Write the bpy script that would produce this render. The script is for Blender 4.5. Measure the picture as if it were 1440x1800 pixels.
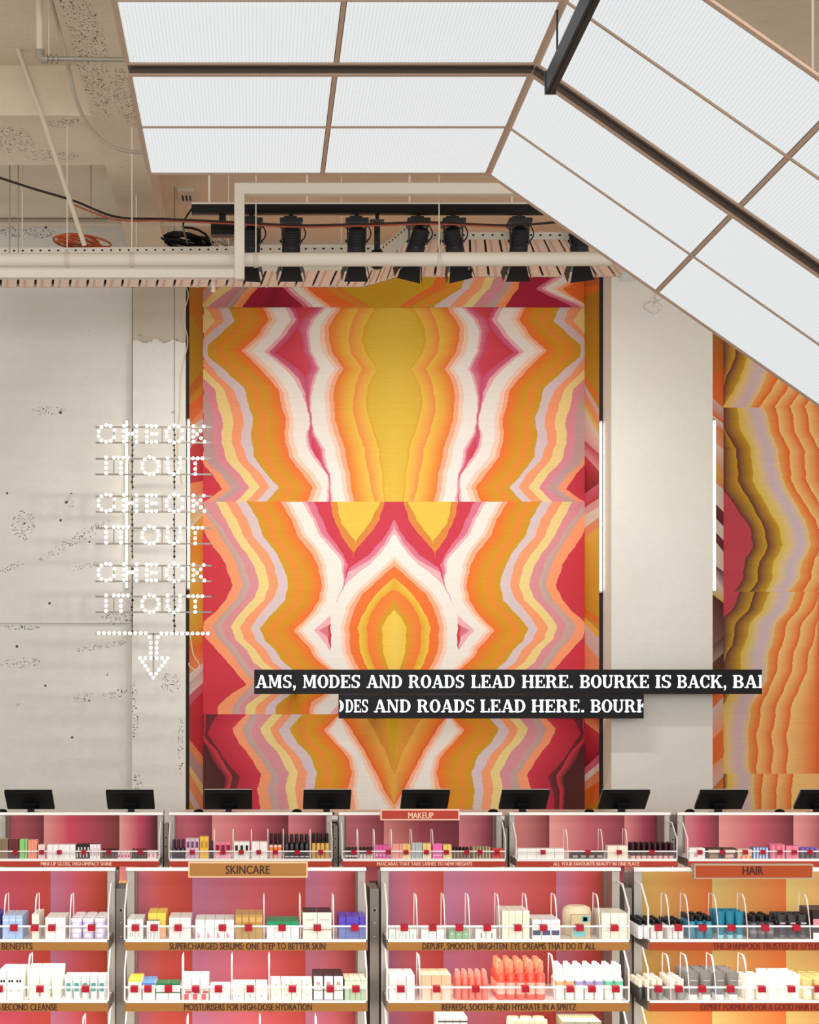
import bpy, math, random
from mathutils import Vector, Matrix
random.seed(7)
for o in list(bpy.data.objects): bpy.data.objects.remove(o)
S = bpy.context.scene
COL = S.collection
# ------------------------------------------------------------------ camera, light, exposure
CAMH, F, VX, VY = 2.15, 3000.0, 450.0, 1236.0
cam = bpy.data.cameras.new('camera'); cam.lens = 60; cam.sensor_width = 36; cam.sensor_fit = 'AUTO'
cam.shift_x = (720 - VX) / 1800; cam.shift_y = (VY - 900) / 1800; cam.clip_end = 100
co = bpy.data.objects.new('camera', cam); COL.objects.link(co)
co.location = (0, 0, CAMH); co.rotation_euler = (math.pi / 2, 0, 0); S.camera = co
S.view_settings.view_transform = 'Standard'; S.view_settings.look = 'None'
S.view_settings.gamma = 1; S.view_settings.exposure = 0.0; S.view_settings.use_curve_mapping = False
W = bpy.data.worlds.new('world'); S.world = W; W.use_nodes = True
W.node_tree.nodes['Background'].inputs[0].default_value = (1, .985, .965, 1)
W.node_tree.nodes['Background'].inputs[1].default_value = .9

def area(name, loc, target, sx, sy, power, col=(1, .95, .88)):
    l = bpy.data.lights.new(name, 'AREA'); l.shape = 'RECTANGLE'; l.size = sx; l.size_y = sy; l.energy = power; l.color = col
    o = bpy.data.objects.new(name, l); COL.objects.link(o); o.location = loc
    d = Vector(target) - Vector(loc); o.rotation_euler = d.to_track_quat('-Z', 'Y').to_euler(); return o
area('overhead_fill', (1.5, 4.0, 6.6), (1.8, 12, 2.0), 9, 4, 120)  # added fill light above the shelves, out of view, no known fitting
area('rear_fill', (2, -8, 4.8), (2.5, 20, 3.8), 16, 6, 1500, (1, .98, .96))  # added broad fill behind the camera to lift wall and mural, no known window

# ------------------------------------------------------------------ helpers
def X(px, Y): return (px - VX) * Y / F
def Zh(py, Y): return CAMH + (VY - py) * Y / F
def P(px, py, Y): return Vector((X(px, Y), Y, Zh(py, Y)))
def lin(h):
    if isinstance(h, str):
        h = h.lstrip('#'); c = [int(h[i:i + 2], 16) / 255 for i in (0, 2, 4)]
    else: c = [v / 255 for v in h]
    return tuple(v / 12.92 if v <= .04045 else ((v + .055) / 1.055) ** 2.4 for v in c)
_M = {}
def mat(h, rough=.5, metal=0, emit=0, alpha=1, coat=0):
    k = (h, rough, metal, emit, alpha, coat)
    if k in _M: return _M[k]
    m = bpy.data.materials.new('m_' + str(h)); m.use_nodes = True; nt = m.node_tree
    b = nt.nodes['Principled BSDF']; c = lin(h)
    b.inputs['Roughness'].default_value = rough; b.inputs['Metallic'].default_value = metal
    if rough >= .33: b.inputs['Specular IOR Level'].default_value = .2
    b.inputs['Coat Weight'].default_value = coat
    n = nt.nodes.new('ShaderNodeTexNoise'); n.inputs['Scale'].default_value = 35; n.inputs['Detail'].default_value = 2
    mx = nt.nodes.new('ShaderNodeMix'); mx.data_type = 'RGBA'
    mx.inputs[6].default_value = (*[v * .94 for v in c], 1); mx.inputs[7].default_value = (*[min(1, v * 1.05) for v in c], 1)
    nt.links.new(n.outputs['Fac'], mx.inputs[0]); nt.links.new(mx.outputs[2], b.inputs['Base Color'])
    if emit:
        b.inputs['Emission Color'].default_value = (*c, 1); b.inputs['Emission Strength'].default_value = emit
    if alpha < 1: b.inputs['Alpha'].default_value = alpha
    _M[k] = m; return m

ORG = {}
def worg(o): return ORG.get(o.name, Vector((0, 0, 0)))
def tag(o, label=None, cat=None, group=None, kind=None):
    if label: o['label'] = label
    if cat: o['category'] = cat
    if group: o['group'] = group
    if kind: o['kind'] = kind
    return o
def empty(name, loc, label, cat, group=None):
    o = bpy.data.objects.new(name, None); o.empty_display_size = .05; COL.objects.link(o); o.location = loc
    ORG[o.name] = Vector(loc); return tag(o, label, cat, group)

class MB:
    def __init__(s): s.v = []; s.f = []; s.m = []; s.sm = []; s.mats = []
    def mi(s, m):
        if m not in s.mats: s.mats.append(m)
        return s.mats.index(m)
    def face(s, pts, m, sm=False):
        b = len(s.v); s.v += [tuple(p) for p in pts]; s.f.append(list(range(b, b + len(pts)))); s.m.append(s.mi(m)); s.sm.append(sm)
    def add(s, vs, fs, m, sm=False):
        b = len(s.v); s.v += [tuple(p) for p in vs]; k = s.mi(m)
        for f in fs: s.f.append([b + i for i in f]); s.m.append(k); s.sm.append(sm)
    def box(s, x0, x1, y0, y1, z0, z1, m, top=None, front=None):
        if x0 > x1: x0, x1 = x1, x0
        if y0 > y1: y0, y1 = y1, y0
        if z0 > z1: z0, z1 = z1, z0
        v = [(x0, y0, z0), (x1, y0, z0), (x1, y1, z0), (x0, y1, z0), (x0, y0, z1), (x1, y0, z1), (x1, y1, z1), (x0, y1, z1)]
        s.add(v, [(0, 3, 2, 1), (1, 2, 6, 5), (2, 3, 7, 6), (3, 0, 4, 7), (4, 5, 6, 7), (0, 1, 5, 4)], m)
        if top: s.m[-2] = s.mi(top)
        if front: s.m[-1] = s.mi(front)
        return s
    def hexa(s, v, m):   # 8 corners, bottom loop then top loop
        s.add(v, [(0, 3, 2, 1), (1, 2, 6, 5), (2, 3, 7, 6), (3, 0, 4, 7), (4, 5, 6, 7), (0, 1, 5, 4)], m); return s
    def prism(s, pts, d, m, m2=None):   # planar polygon pts (3d) extruded by vector d
        n = len(pts); d = Vector(d); a = [Vector(p) for p in pts]; b = [p + d for p in a]
        s.add(a + b, [tuple(range(n))[::-1], tuple(range(n, 2 * n))], m)
        s.add(a + b, [(i, (i + 1) % n, n + (i + 1) % n, n + i) for i in range(n)], m2 or m); return s
    def tube(s, pts, r, m, n=8, caps=True):
        pts = [Vector(p) for p in pts]; rings = []; up = None
        for i, p in enumerate(pts):
            d = (pts[min(i + 1, len(pts) - 1)] - pts[max(i - 1, 0)]).normalized()
            if up is None: up = Vector((0, 0, 1)) if abs(d.z) < .9 else Vector((1, 0, 0))
            a = d.cross(up)
            if a.length < 1e-4: a = d.cross(Vector((0, 1, 0)))
            a.normalize(); b = a.cross(d).normalized(); up = b
            rr = r[i] if isinstance(r, (list, tuple)) else r
            rings.append([p + (a * math.cos(t) + b * math.sin(t)) * rr for t in [2 * math.pi * k / n for k in range(n)]])
        v = [q for R in rings for q in R]
        f = [(i * n + k, i * n + (k + 1) % n, (i + 1) * n + (k + 1) % n, (i + 1) * n + k) for i in range(len(pts) - 1) for k in range(n)]
        s.add(v, f, m, n > 5)
        if caps: s.face(rings[0][::-1], m); s.face(rings[-1], m)
        return s
    def lathe(s, c, prof, m, n=16, sy=1.0, sm=True):
        c = Vector(c); v = []
        for r, z in prof:
            for k in range(n):
                t = 2 * math.pi * k / n; v.append(c + Vector((r * math.cos(t), r * sy * math.sin(t), z)))
        f = [(i * n + k, i * n + (k + 1) % n, (i + 1) * n + (k + 1) % n, (i + 1) * n + k) for i in range(len(prof) - 1) for k in range(n)]
        s.add(v, f, m, sm)
        s.face(v[:n][::-1], m); s.face(v[-n:], m); return s
    def ball(s, c, r, m, n=8, k=5):
        prof = [(max(1e-4, r * math.sin(math.pi * i / k)), -r * math.cos(math.pi * i / k)) for i in range(k + 1)]
        return s.lathe(c, prof, m, n)
    def build(s, name, parent=None, bevel=0, rot=None):
        me = bpy.data.meshes.new(name)
        if parent is not None: org = worg(parent)
        else:
            xs = [p[0] for p in s.v]; ys = [p[1] for p in s.v]; zs = [p[2] for p in s.v]
            org = Vector(((min(xs) + max(xs)) / 2, (min(ys) + max(ys)) / 2, min(zs)))
        me.from_pydata([tuple(Vector(p) - org) for p in s.v], [], s.f)
        for m in s.mats: me.materials.append(m)
        me.polygons.foreach_set('material_index', s.m); me.polygons.foreach_set('use_smooth', s.sm); me.update()
        o = bpy.data.objects.new(name, me); COL.objects.link(o)
        if parent is not None: o.parent = parent
        else: o.location = org
        ORG[o.name] = org
        if bevel:
            w = o.modifiers.new('w', 'WELD'); w.merge_threshold = 1e-5
            b = o.modifiers.new('b', 'BEVEL'); b.width = bevel; b.segments = 2; b.limit_method = 'ANGLE'
        return o
def struct(name, mb, parent=None):
    o = mb.build(name, parent)
    if parent is None: o['kind'] = 'structure'
    return o
def copy_thing(o, loc, parent=None, rz=None):
    r = o.copy(); COL.objects.link(r)
    if parent is not None: r.parent = parent
    r.location = loc
    if rz is not None: r.rotation_euler.z = rz
    for c in o.children:
        d = c.copy(); COL.objects.link(d); d.parent = r
        for g in c.children:
            e = g.copy(); COL.objects.link(e); e.parent = d
    return r

# ------------------------------------------------------------------ materials of the setting
def concrete(name, base, dark, pits=(), pit_all=.0, rough=.85, streak=1.0, flake=.0):
    m = bpy.data.materials.new(name); m.use_nodes = True; nt = m.node_tree; N = nt.nodes; L = nt.links
    b = N['Principled BSDF']; b.inputs['Roughness'].default_value = rough
    geo = N.new('ShaderNodeNewGeometry'); pos = geo.outputs['Position']
    def noise(sc, det, scale=(1, 1, 1), rgh=.55):
        mp = N.new('ShaderNodeMapping'); mp.inputs['Scale'].default_value = scale; L.new(pos, mp.inputs[0])
        n = N.new('ShaderNodeTexNoise'); n.inputs['Scale'].default_value = sc; n.inputs['Detail'].default_value = det
        n.inputs['Roughness'].default_value = rgh; L.new(mp.outputs[0], n.inputs[0]); return n.outputs['Fac']
    def ramp(src, a, c, ca=(0, 0, 0, 1), cb=(1, 1, 1, 1)):
        r = N.new('ShaderNodeValToRGB'); r.color_ramp.elements[0].position = a; r.color_ramp.elements[1].position = c
        r.color_ramp.elements[0].color = ca; r.color_ramp.elements[1].color = cb; L.new(src, r.inputs[0]); return r.outputs[0]
    def math_(op, a, c=None, clamp=False):
        n = N.new('ShaderNodeMath'); n.operation = op; n.use_clamp = clamp
        for i, q in enumerate((a, c)):
            if q is None: continue
            if isinstance(q, (int, float)): n.inputs[i].default_value = q
            else: L.new(q, n.inputs[i])
        return n.outputs[0]
    def mixc(f, a, c):
        x = N.new('ShaderNodeMix'); x.data_type = 'RGBA'
        if isinstance(f, (int, float)): x.inputs[0].default_value = f
        else: L.new(f, x.inputs[0])
        for i, q in ((6, a), (7, c)):
            if isinstance(q, tuple): x.inputs[i].default_value = (*q[:3], 1)
            else: L.new(q, x.inputs[i])
        return x.outputs[2]
    n1 = noise(.9, 6); n2 = noise(2.2, 5, (.35, 1, 2.2)); n3 = noise(14, 4)
    c = mixc(ramp(n1, .35, .7), lin(dark), lin(base))
    c2 = mixc(ramp(n2, .42, .75), lin(base), tuple(v * .9 for v in lin(base)))
    c = mixc(.5 * streak, c, c2)
    c = mixc(math_('MULTIPLY', ramp(n3, .45, .8), .16), c, tuple(v * .72 for v in lin(base)))
    # pits: voids in the concrete, gathered in the places where the surface is broken
    vo = N.new('ShaderNodeTexVoronoi'); vo.inputs['Scale'].default_value = 44
    dn = N.new('ShaderNodeTexNoise'); dn.inputs['Scale'].default_value = 12; dn.inputs['Detail'].default_value = 3; L.new(pos, dn.inputs[0])
    dv_ = N.new('ShaderNodeVectorMath'); dv_.operation = 'MULTIPLY_ADD'; L.new(dn.outputs['Color'], dv_.inputs[0]); dv_.inputs[1].default_value = (.14, .14, .10); L.new(pos, dv_.inputs[2]); L.new(dv_.outputs[0], vo.inputs[0])
    cell = math_('LESS_THAN', math_('ADD', vo.outputs['Distance'], math_('MULTIPLY', noise(40, 3), .35)), .47)
    sep = N.new('ShaderNodeSeparateXYZ'); L.new(pos, sep.inputs[0])
    mask = None
    for (px, py, rx, ry, ang, yy, plane) in pits:
        if plane == 'wall': c0 = P(px, py, yy); u, v = sep.outputs[0], sep.outputs[2]; u0, v0 = c0.x, c0.z; rx_ = rx * yy / F; ry_ = ry * yy / F
        else: c0 = Vector((px, py, 0)); u, v = sep.outputs[0], sep.outputs[1]; u0, v0 = px, py; rx_, ry_ = rx, ry
        a = math.radians(ang); ca, sa = math.cos(a), math.sin(a)
        du = math_('SUBTRACT', u, u0); dv = math_('SUBTRACT', v, v0)
        p = math_('ADD', math_('MULTIPLY', du, ca / rx_), math_('MULTIPLY', dv, sa / rx_))
        q = math_('ADD', math_('MULTIPLY', du, -sa / ry_), math_('MULTIPLY', dv, ca / ry_))
        d = math_('ADD', math_('MULTIPLY', p, p), math_('MULTIPLY', q, q))
        e = math_('SUBTRACT', 1.0, d, True)
        mask = e if mask is None else math_('MAXIMUM', mask, e)
    big = N.new('ShaderNodeTexVoronoi'); big.inputs['Scale'].default_value = 3.0; L.new(pos, big.inputs[0])
    hole = math_('LESS_THAN', math_('ADD', big.outputs['Distance'], math_('MULTIPLY', noise(9, 2), .05)), .075)
    tot = math_('MULTIPLY', hole, pit_all)
    if flake:
        tot = math_('MAXIMUM', tot, math_('MULTIPLY', math_('MULTIPLY', cell, ramp(noise(1.6, 3), .60, .66)), flake))
    if mask is not None:
        mk_ = math_('GREATER_THAN', math_('ADD', mask, math_('MULTIPLY', noise(7, 3), .9)), .66)
        tot = math_('MAXIMUM', tot, math_('MULTIPLY', cell, mk_))
    c = mixc(tot, c, lin('2a241d'))
    L.new(c, b.inputs['Base Color'])
    h = math_('SUBTRACT', math_('ADD', math_('MULTIPLY', n2, .6), math_('MULTIPLY', n3, .35)), math_('MULTIPLY', tot, .9))
    bp = N.new('ShaderNodeBump'); bp.inputs['Strength'].default_value = .35; bp.inputs['Distance'].default_value = .05
    L.new(h, bp.inputs['Height']); L.new(bp.outputs[0], b.inputs['Normal'])
    return m
PW = [(41, 923, 24, 30, 0), (131, 950, 85, 9, 29), (150, 940, 26, 12, 25), (145, 997, 34, 5, 14), (204, 1086, 32, 14, 0),
      (175, 1136, 52, 6, 10), (35, 1165, 42, 10, 5), (146, 1225, 20, 10, 15), (198, 1221, 30, 8, 12), (30, 1103, 50, 5, 0),
      (85, 722, 34, 9, 0), (125, 878, 7, 18, 0), (20, 997, 26, 7, 20), (55, 410, 48, 12, 0), (10, 405, 20, 10, 0)]
M_WALL = concrete('board_marked_concrete', 'e7e5e0', 'd8d4cc', [(*p, 20.0, 'wall') for p in PW], .9)
M_COLM = concrete('column_concrete', 'e8e6e1', 'dad7d0', [(229, 1100, 3, 330, 0, 19.8, 'wall'), (240, 1395, 12, 40, 0, 19.8, 'wall'),
      (318, 1310, 6, 60, 0, 19.8, 'wall'), (300, 1200, 20, 20, 0, 19.8, 'wall'), (236, 1250, 8, 60, 0, 19.8, 'wall')], .4)
M_COLT = concrete('bare_column_concrete', 'd2c9ba', 'bcb09e', (), .3)
M_PLAS = concrete('smooth_plaster', 'e6e4df', 'dfdcd5', (), 0, .8, .3)
M_CEIL = concrete('painted_ceiling_concrete', 'e6dac6', 'd2c3ab', [(-2.26, 15.75, .24, .45, 0, 0, 'flat'), (-1.95, 16.2, .3, .2, 0, 0, 'flat'), (-1.7, 15.3, .22, .15, 0, 0, 'flat'), (-2.6, 15.2, .2, .3, 0, 0, 'flat'), (-2.3, 13.2, .5, .12, 0, 0, 'flat')], .1, .9, .6, 0)
M_BEAM = concrete('rough_beam_concrete', 'e2d5c0', 'cdbda4', [(-1.32, 13.6, .16, 1.6, 0, 0, 'flat'), (-1.12, 14.6, .12, .8, 0, 0, 'flat'), (-1.5, 12.8, .1, .5, 0, 0, 'flat')], .2, .9, .6, .35)
M_FLR = concrete('polished_floor', 'd6d0c6', 'c8c0b4', (), 0, .35)

# ------------------------------------------------------------------ setting
HS = 5.64 + CAMH                                          # slab height
struct('floor', MB().box(-10, 16, -4, 22.2, -.2, 0, M_FLR))
struct('ceiling', MB().box(-10, 16, 3.0, 22.2, HS, HS + .3, M_CEIL))
xl, xr = X(232, 19.8), X(326, 19.8)
wl = MB(); wl.box(-10, xl + .02, 20.0, 21.3, Zh(1095, 20), HS, M_WALL); wl.box(-10, xl + .02, 20.05, 21.3, 0, Zh(1095, 20), M_WALL)
struct('wall_left', wl)
zt = Zh(603, 19.8)
c = MB(); c.box(xl, xr, 19.8, 21.3, 0, zt, M_COLM)
# broken edge where the render stops
n = 40; pts = [(xl + (xr - xl) * i / n, zt + .02 + .02 * math.sin(i * .45) + random.uniform(-.012, .014)) for i in range(n + 1)]
c.prism([(x, 19.803, z) for x, z in pts] + [(xr, 19.803, zt - .02), (xl, 19.803, zt - .02)], (0, .1, 0), M_COLM)
c.box(xl + .01, xr, 19.86, 21.3, zt, HS, M_COLT)
struct('trim_1', c)
px0, px1 = X(1075, 19.5), X(1253, 19.5)
struct('wall_right', MB().box(px0, px1, 19.5, 21.3, 0, HS, M_PLAS))
struct('wall_back', MB().box(xr, 16, 21.0, 21.3, 0, HS, M_PLAS))
struct('trim_2', MB().box(X(326.6, 20), X(333, 20), 19.97, 20.02, 0, Zh(500, 20), mat('2a2723', .6)))     # dark reveal left of the mural
struct('trim_3', MB().box(X(1054, 20), X(1058.5, 20), 19.97, 20.02, 0, Zh(486, 20), mat('2a2723', .6)))
# beams under the slab
HB = 5.2 + CAMH
struct('trim_4', MB().box(-10, X(135, 15.1) + .3, 15.1, 16.5, HB, HS, M_CEIL))
bl, br = (105 - VX) * 5.2 / 1236, (203 - VX) * 5.2 / 1236
bm = MB()
k = 14; 
for i in range(k):                                       # long beam running to the wall, slightly uneven
    y0 = 3.0 + i * (19.9 - 3.0) / k; y1 = 3.0 + (i + 1) * (19.9 - 3.0) / k
    bm.box(bl, br, y0, y1, HB - .02, HS, M_BEAM)
struct('trim_5', bm)
# plaster knock-out scar near the canopy on the pilaster
sc = MB()
for i in range(9):
    p = P(1150 + random.uniform(-12, 12), 533 + random.uniform(-16, 16), 19.49); sc.ball(p, random.uniform(.03, .06), M_PLAS, 7, 4)
struct('trim_7', sc)

# ------------------------------------------------------------------ agate murals
def pigment(grain=True):
    m = bpy.data.materials.new('printed_timber'); m.use_nodes = True; nt = m.node_tree; N = nt.nodes; L = nt.links
    b = N['Principled BSDF']; b.inputs['Roughness'].default_value = .55; b.inputs['Specular IOR Level'].default_value = .2
    a = N.new('ShaderNodeAttribute'); a.attribute_name = 'pigment'
    g = N.new('ShaderNodeNewGeometry'); mp = N.new('ShaderNodeMapping'); mp.inputs['Scale'].default_value = (1.2, 1.2, 24)
    L.new(g.outputs['Position'], mp.inputs[0]); n = N.new('ShaderNodeTexNoise'); n.inputs['Scale'].default_value = 3; n.inputs['Detail'].default_value = 5
    L.new(mp.outputs[0], n.inputs[0]); r = N.new('ShaderNodeMapRange'); r.inputs[3].default_value = .9 if grain else .97; r.inputs[4].default_value = 1.06 if grain else 1.02
    L.new(n.outputs['Fac'], r.inputs[0])
    x = N.new('ShaderNodeVectorMath'); x.operation = 'SCALE'; L.new(a.outputs['Color'], x.inputs[0]); L.new(r.outputs[0], x.inputs[3])
    L.new(x.outputs[0], b.inputs['Base Color']); return m
M_PIG = pigment(); M_PIG2 = pigment(False)
RED, WINE, PK, LPK, WH = 'cf3a4c', 'a8183a', 'd8708c', 'efb4bd', 'f1ece5'
LPE, PE, OR, OR2 = 'fbd5c0', 'fbb08c', 'f2702c', 'ee8a35'
GO, GO2, YE, MU = 'd2a01e', 'e0a82c', 'f0c64a', 'e3bb3c'
PY, SA, LI, GR, PI, BR = 'f0db92', 'f9a376', 'dccad0', 'c6a8a4', 'dd96a0', '5a2a2a'
def interp(poly, y):
    if y <= poly[0][1]: return poly[0][0]
    for (a, ya), (b, yb) in zip(poly, poly[1:]):
        if y <= yb: return a + (b - a) * (y - ya) / max(1e-6, yb - ya)
    return poly[-1][0]
def wob(y, amp=.8): return amp * (math.sin(y * .13) + .6 * math.sin(y * .31 + 1.3) + .4 * math.sin(y * .71 + .4))
class Inlay:
    """Colour fields of the pattern as one thin panel: every field is bounded by two curves; colours go into a point attribute."""
    def __init__(s): s.v = []; s.f = []; s.c = []
    def quad(s, pts, cols):
        b = len(s.v); s.v += [tuple(p) for p in pts]; s.c += cols; s.f.append((b, b + 1, b + 2, b + 3))
    def build(s, name, parent, m=None):
        me = bpy.data.meshes.new(name); org = worg(parent); me.from_pydata([tuple(Vector(p) - org) for p in s.v], [], s.f)
        at = me.color_attributes.new('pigment', 'FLOAT_COLOR', 'POINT')
        at.data.foreach_set('color', [q for c_ in s.c for q in (*c_, 1)])
        me.materials.append(m or M_PIG); me.update(); o = bpy.data.objects.new(name, me); COL.objects.link(o); o.parent = parent
        ORG[o.name] = org; return o
def fields(inl, Xf, y0, y1, xa, xb, bounds, cols, mirror=None, step=2.4, w=.8, Yf=None, last=None):
    """bounds: list of right-edge polylines (px,py), cols: (left,right) colours; the last field runs to xb."""
    n = max(2, int((y1 - y0) / step)); rows = []
    for i in range(n + 1):
        y = y0 + (y1 - y0) * i / n; xs = [xa]
        for j, bd in enumerate(bounds):
            x = interp(bd, y) + wob(y, w)
            x = min(xb, max(xs[-1], x)); xs.append(xs[-1] if x - xs[-1] < .9 else x)
        xs.append(xb); rows.append((y, xs))
    for sgn in ((1, -1) if mirror else (1,)):
        for (ya, A), (yb, B) in zip(rows, rows[1:]):
            for j, (cl, cr) in enumerate(cols):
                if A[j + 1] - A[j] < .02 and B[j + 1] - B[j] < .02: continue
                L_, R_ = lin(cl), lin(cr)
                def pt(x, y): return Xf((x if sgn == 1 else 2 * mirror - x), y)
                q = [pt(A[j], ya), pt(A[j + 1], ya), pt(B[j + 1], yb), pt(B[j], yb)]; cc = [L_, R_, R_, L_]
                if sgn == -1: q = q[::-1]; cc = cc[::-1]
                inl.quad(q, cc)
def conv(lst, ox, oy, s): return [[(ox + a / s, oy + b / s) for a, b in poly] for poly in lst]
s_ = 3.789; YM = 20.94
def flat(Yp): return lambda x, y: P(x, y, Yp)
mural = empty('mural', (X(693, YM), YM, 0), 'tall agate-patterned mural in pink, orange and gold between concrete column and plain pier', 'mural')
# panel B 540..882
B = [
 [(142,220),(142,1270),(205,1350),(272,1440),(142,1525)],
 [(142,220),(142,1200),(175,1270),(260,1350),(332,1435),(190,1525)],
 [(142,220),(142,760),(195,880),(207,1000),(205,1130),(240,1250),(325,1350),(400,1430),(265,1525)],
 [(142,220),(142,700),(215,770),(240,880),(272,1000),(262,1130),(300,1250),(390,1350),(452,1432),(355,1525)],
 [(152,220),(222,320),(142,405),(142,640),(200,690),(268,760),(320,880),(342,1000),(330,1130),(378,1250),(460,1350),(522,1430),(420,1525)],
 [(235,220),(285,320),(148,430),(142,560),(205,640),(262,700),(330,765),(390,880),(410,1000),(390,1130),(440,1250),(535,1350),(588,1430),(490,1525)],
 [(300,220),(355,318),(260,400),(170,480),(176,560),(300,660),(410,760),(440,860),(472,970),(460,1100),(480,1220),(560,1340),(650,1430),(555,1525)],
 [(410,220),(455,315),(350,420),(270,500),(330,600),(430,680),(510,760),(530,860),(565,960),(555,1100),(585,1220),(650,1330),(750,1430),(690,1525)],
 [(530,220),(582,310),(490,430),(398,515),(480,600),(580,700),(640,780),(665,880),(690,980),(685,1120),(715,1220),(800,1340),(875,1430),(830,1525)],
 [(555,220),(605,310),(520,430),(425,515),(510,600),(615,700),(670,790),(695,890),(715,990),(710,1120),(745,1230),(850,1350),(905,1430),(860,1525)],
 [(580,220),(640,310),(560,420),(465,518),(550,600),(650,700),(705,800),(730,900),(745,1000),(745,1120),(780,1220),(870,1330),(940,1430),(900,1525)],
 [(680,220),(730,310),(640,430),(550,525),(650,610),(740,690),(790,790),(830,880),(850,1000),(825,1100),(840,1180),(900,1260),(970,1350),(975,1430),(960,1525)],
 [(705,220),(765,310),(680,420),(580,530),(690,620),(780,700),(815,800),(840,900),(855,1000),(840,1100),(855,1170),(920,1260),(980,1370),(985,1430),(975,1525)],
 [(740,220),(790,310),(771,370),(700,450),(622,530),(735,610),(812,670),(828,705),(845,900),(857,1000),(866,1090),(866,1170),(900,1225),(925,1252),(985,1370),(985,1525)],
 [(905,220),(800,310),(776,370),(796,450),(815,530),(855,625),(835,680),(829,705),(847,900),(859,1000),(869,1090),(905,1165),(935,1225),(926,1252),(985,1370),(985,1525)],
 [(945,220),(862,310),(826,400),(850,520),(902,640),(870,720),(850,800),(855,900),(862,1000),(882,1080),(932,1180),(952,1270),(988,1370),(990,1525)],
 [(965,220),(885,310),(842,400),(865,520),(918,640),(888,720),(862,800),(862,900),(866,1000),(895,1080),(950,1180),(972,1300),(992,1370),(1005,1525)],
 [(1010,220),(925,350),(912,430),(945,540),(1015,640),(968,720),(945,800),(960,900),(955,970),(985,1060),(1020,1180),(1055,1330),(1085,1525)],
 [(1035,220),(952,350),(945,430),(978,540),(1045,640),(998,720),(975,800),(990,900),(985,970),(1015,1060),(1050,1180),(1085,1330),(1115,1525)],
 [(1062,220),(980,360),(975,430),(1010,540),(1075,640),(1030,720),(1005,800),(1020,900),(1015,970),(1050,1060),(1085,1180),(1115,1330),(1145,1525)],
 [(1175,220),(1130,340),(1105,430),(1130,540),(1200,640),(1150,760),(1140,850),(1140,950),(1175,1050),(1215,1180),(1240,1330),(1280,1525)],
 [(1285,220),(1215,360),(1195,440),(1240,560),(1300,640),(1235,760),(1225,850),(1240,960),(1280,1070),(1310,1180),(1330,1330),(1345,1525)],
 [(1335,220),(1260,360),(1225,440),(1262,560),(1312,640),(1262,760),(1255,850),(1265,960),(1305,1070),(1335,1180),(1350,1330),(1365,1525)],
]
BC = [(RED,RED),(SA,SA),(GR,'c2a0a0'),(PI,'e08c9c'),(PY,PY),(SA,SA),(LI,LI),(GO,OR2),(GO,OR),(PE,PE),(LPE,LPE),(WH,WH),(LPK,LPK),('d86886','d05078'),(RED,'dc4a5c'),('d05078','e08098'),(LPK,LPK),(WH,WH),(LPE,LPE),(PE,PE),('f07a30',YE),('f5914a',YE),(GO2,MU),(MU,'e6c044')]
i1 = Inlay(); cb = conv(B, 320, 480, s_); fields(i1, flat(YM), 540, 882, 357, 693, cb, BC, mirror=693); pan = i1.build('mural_panel', mural)
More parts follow.
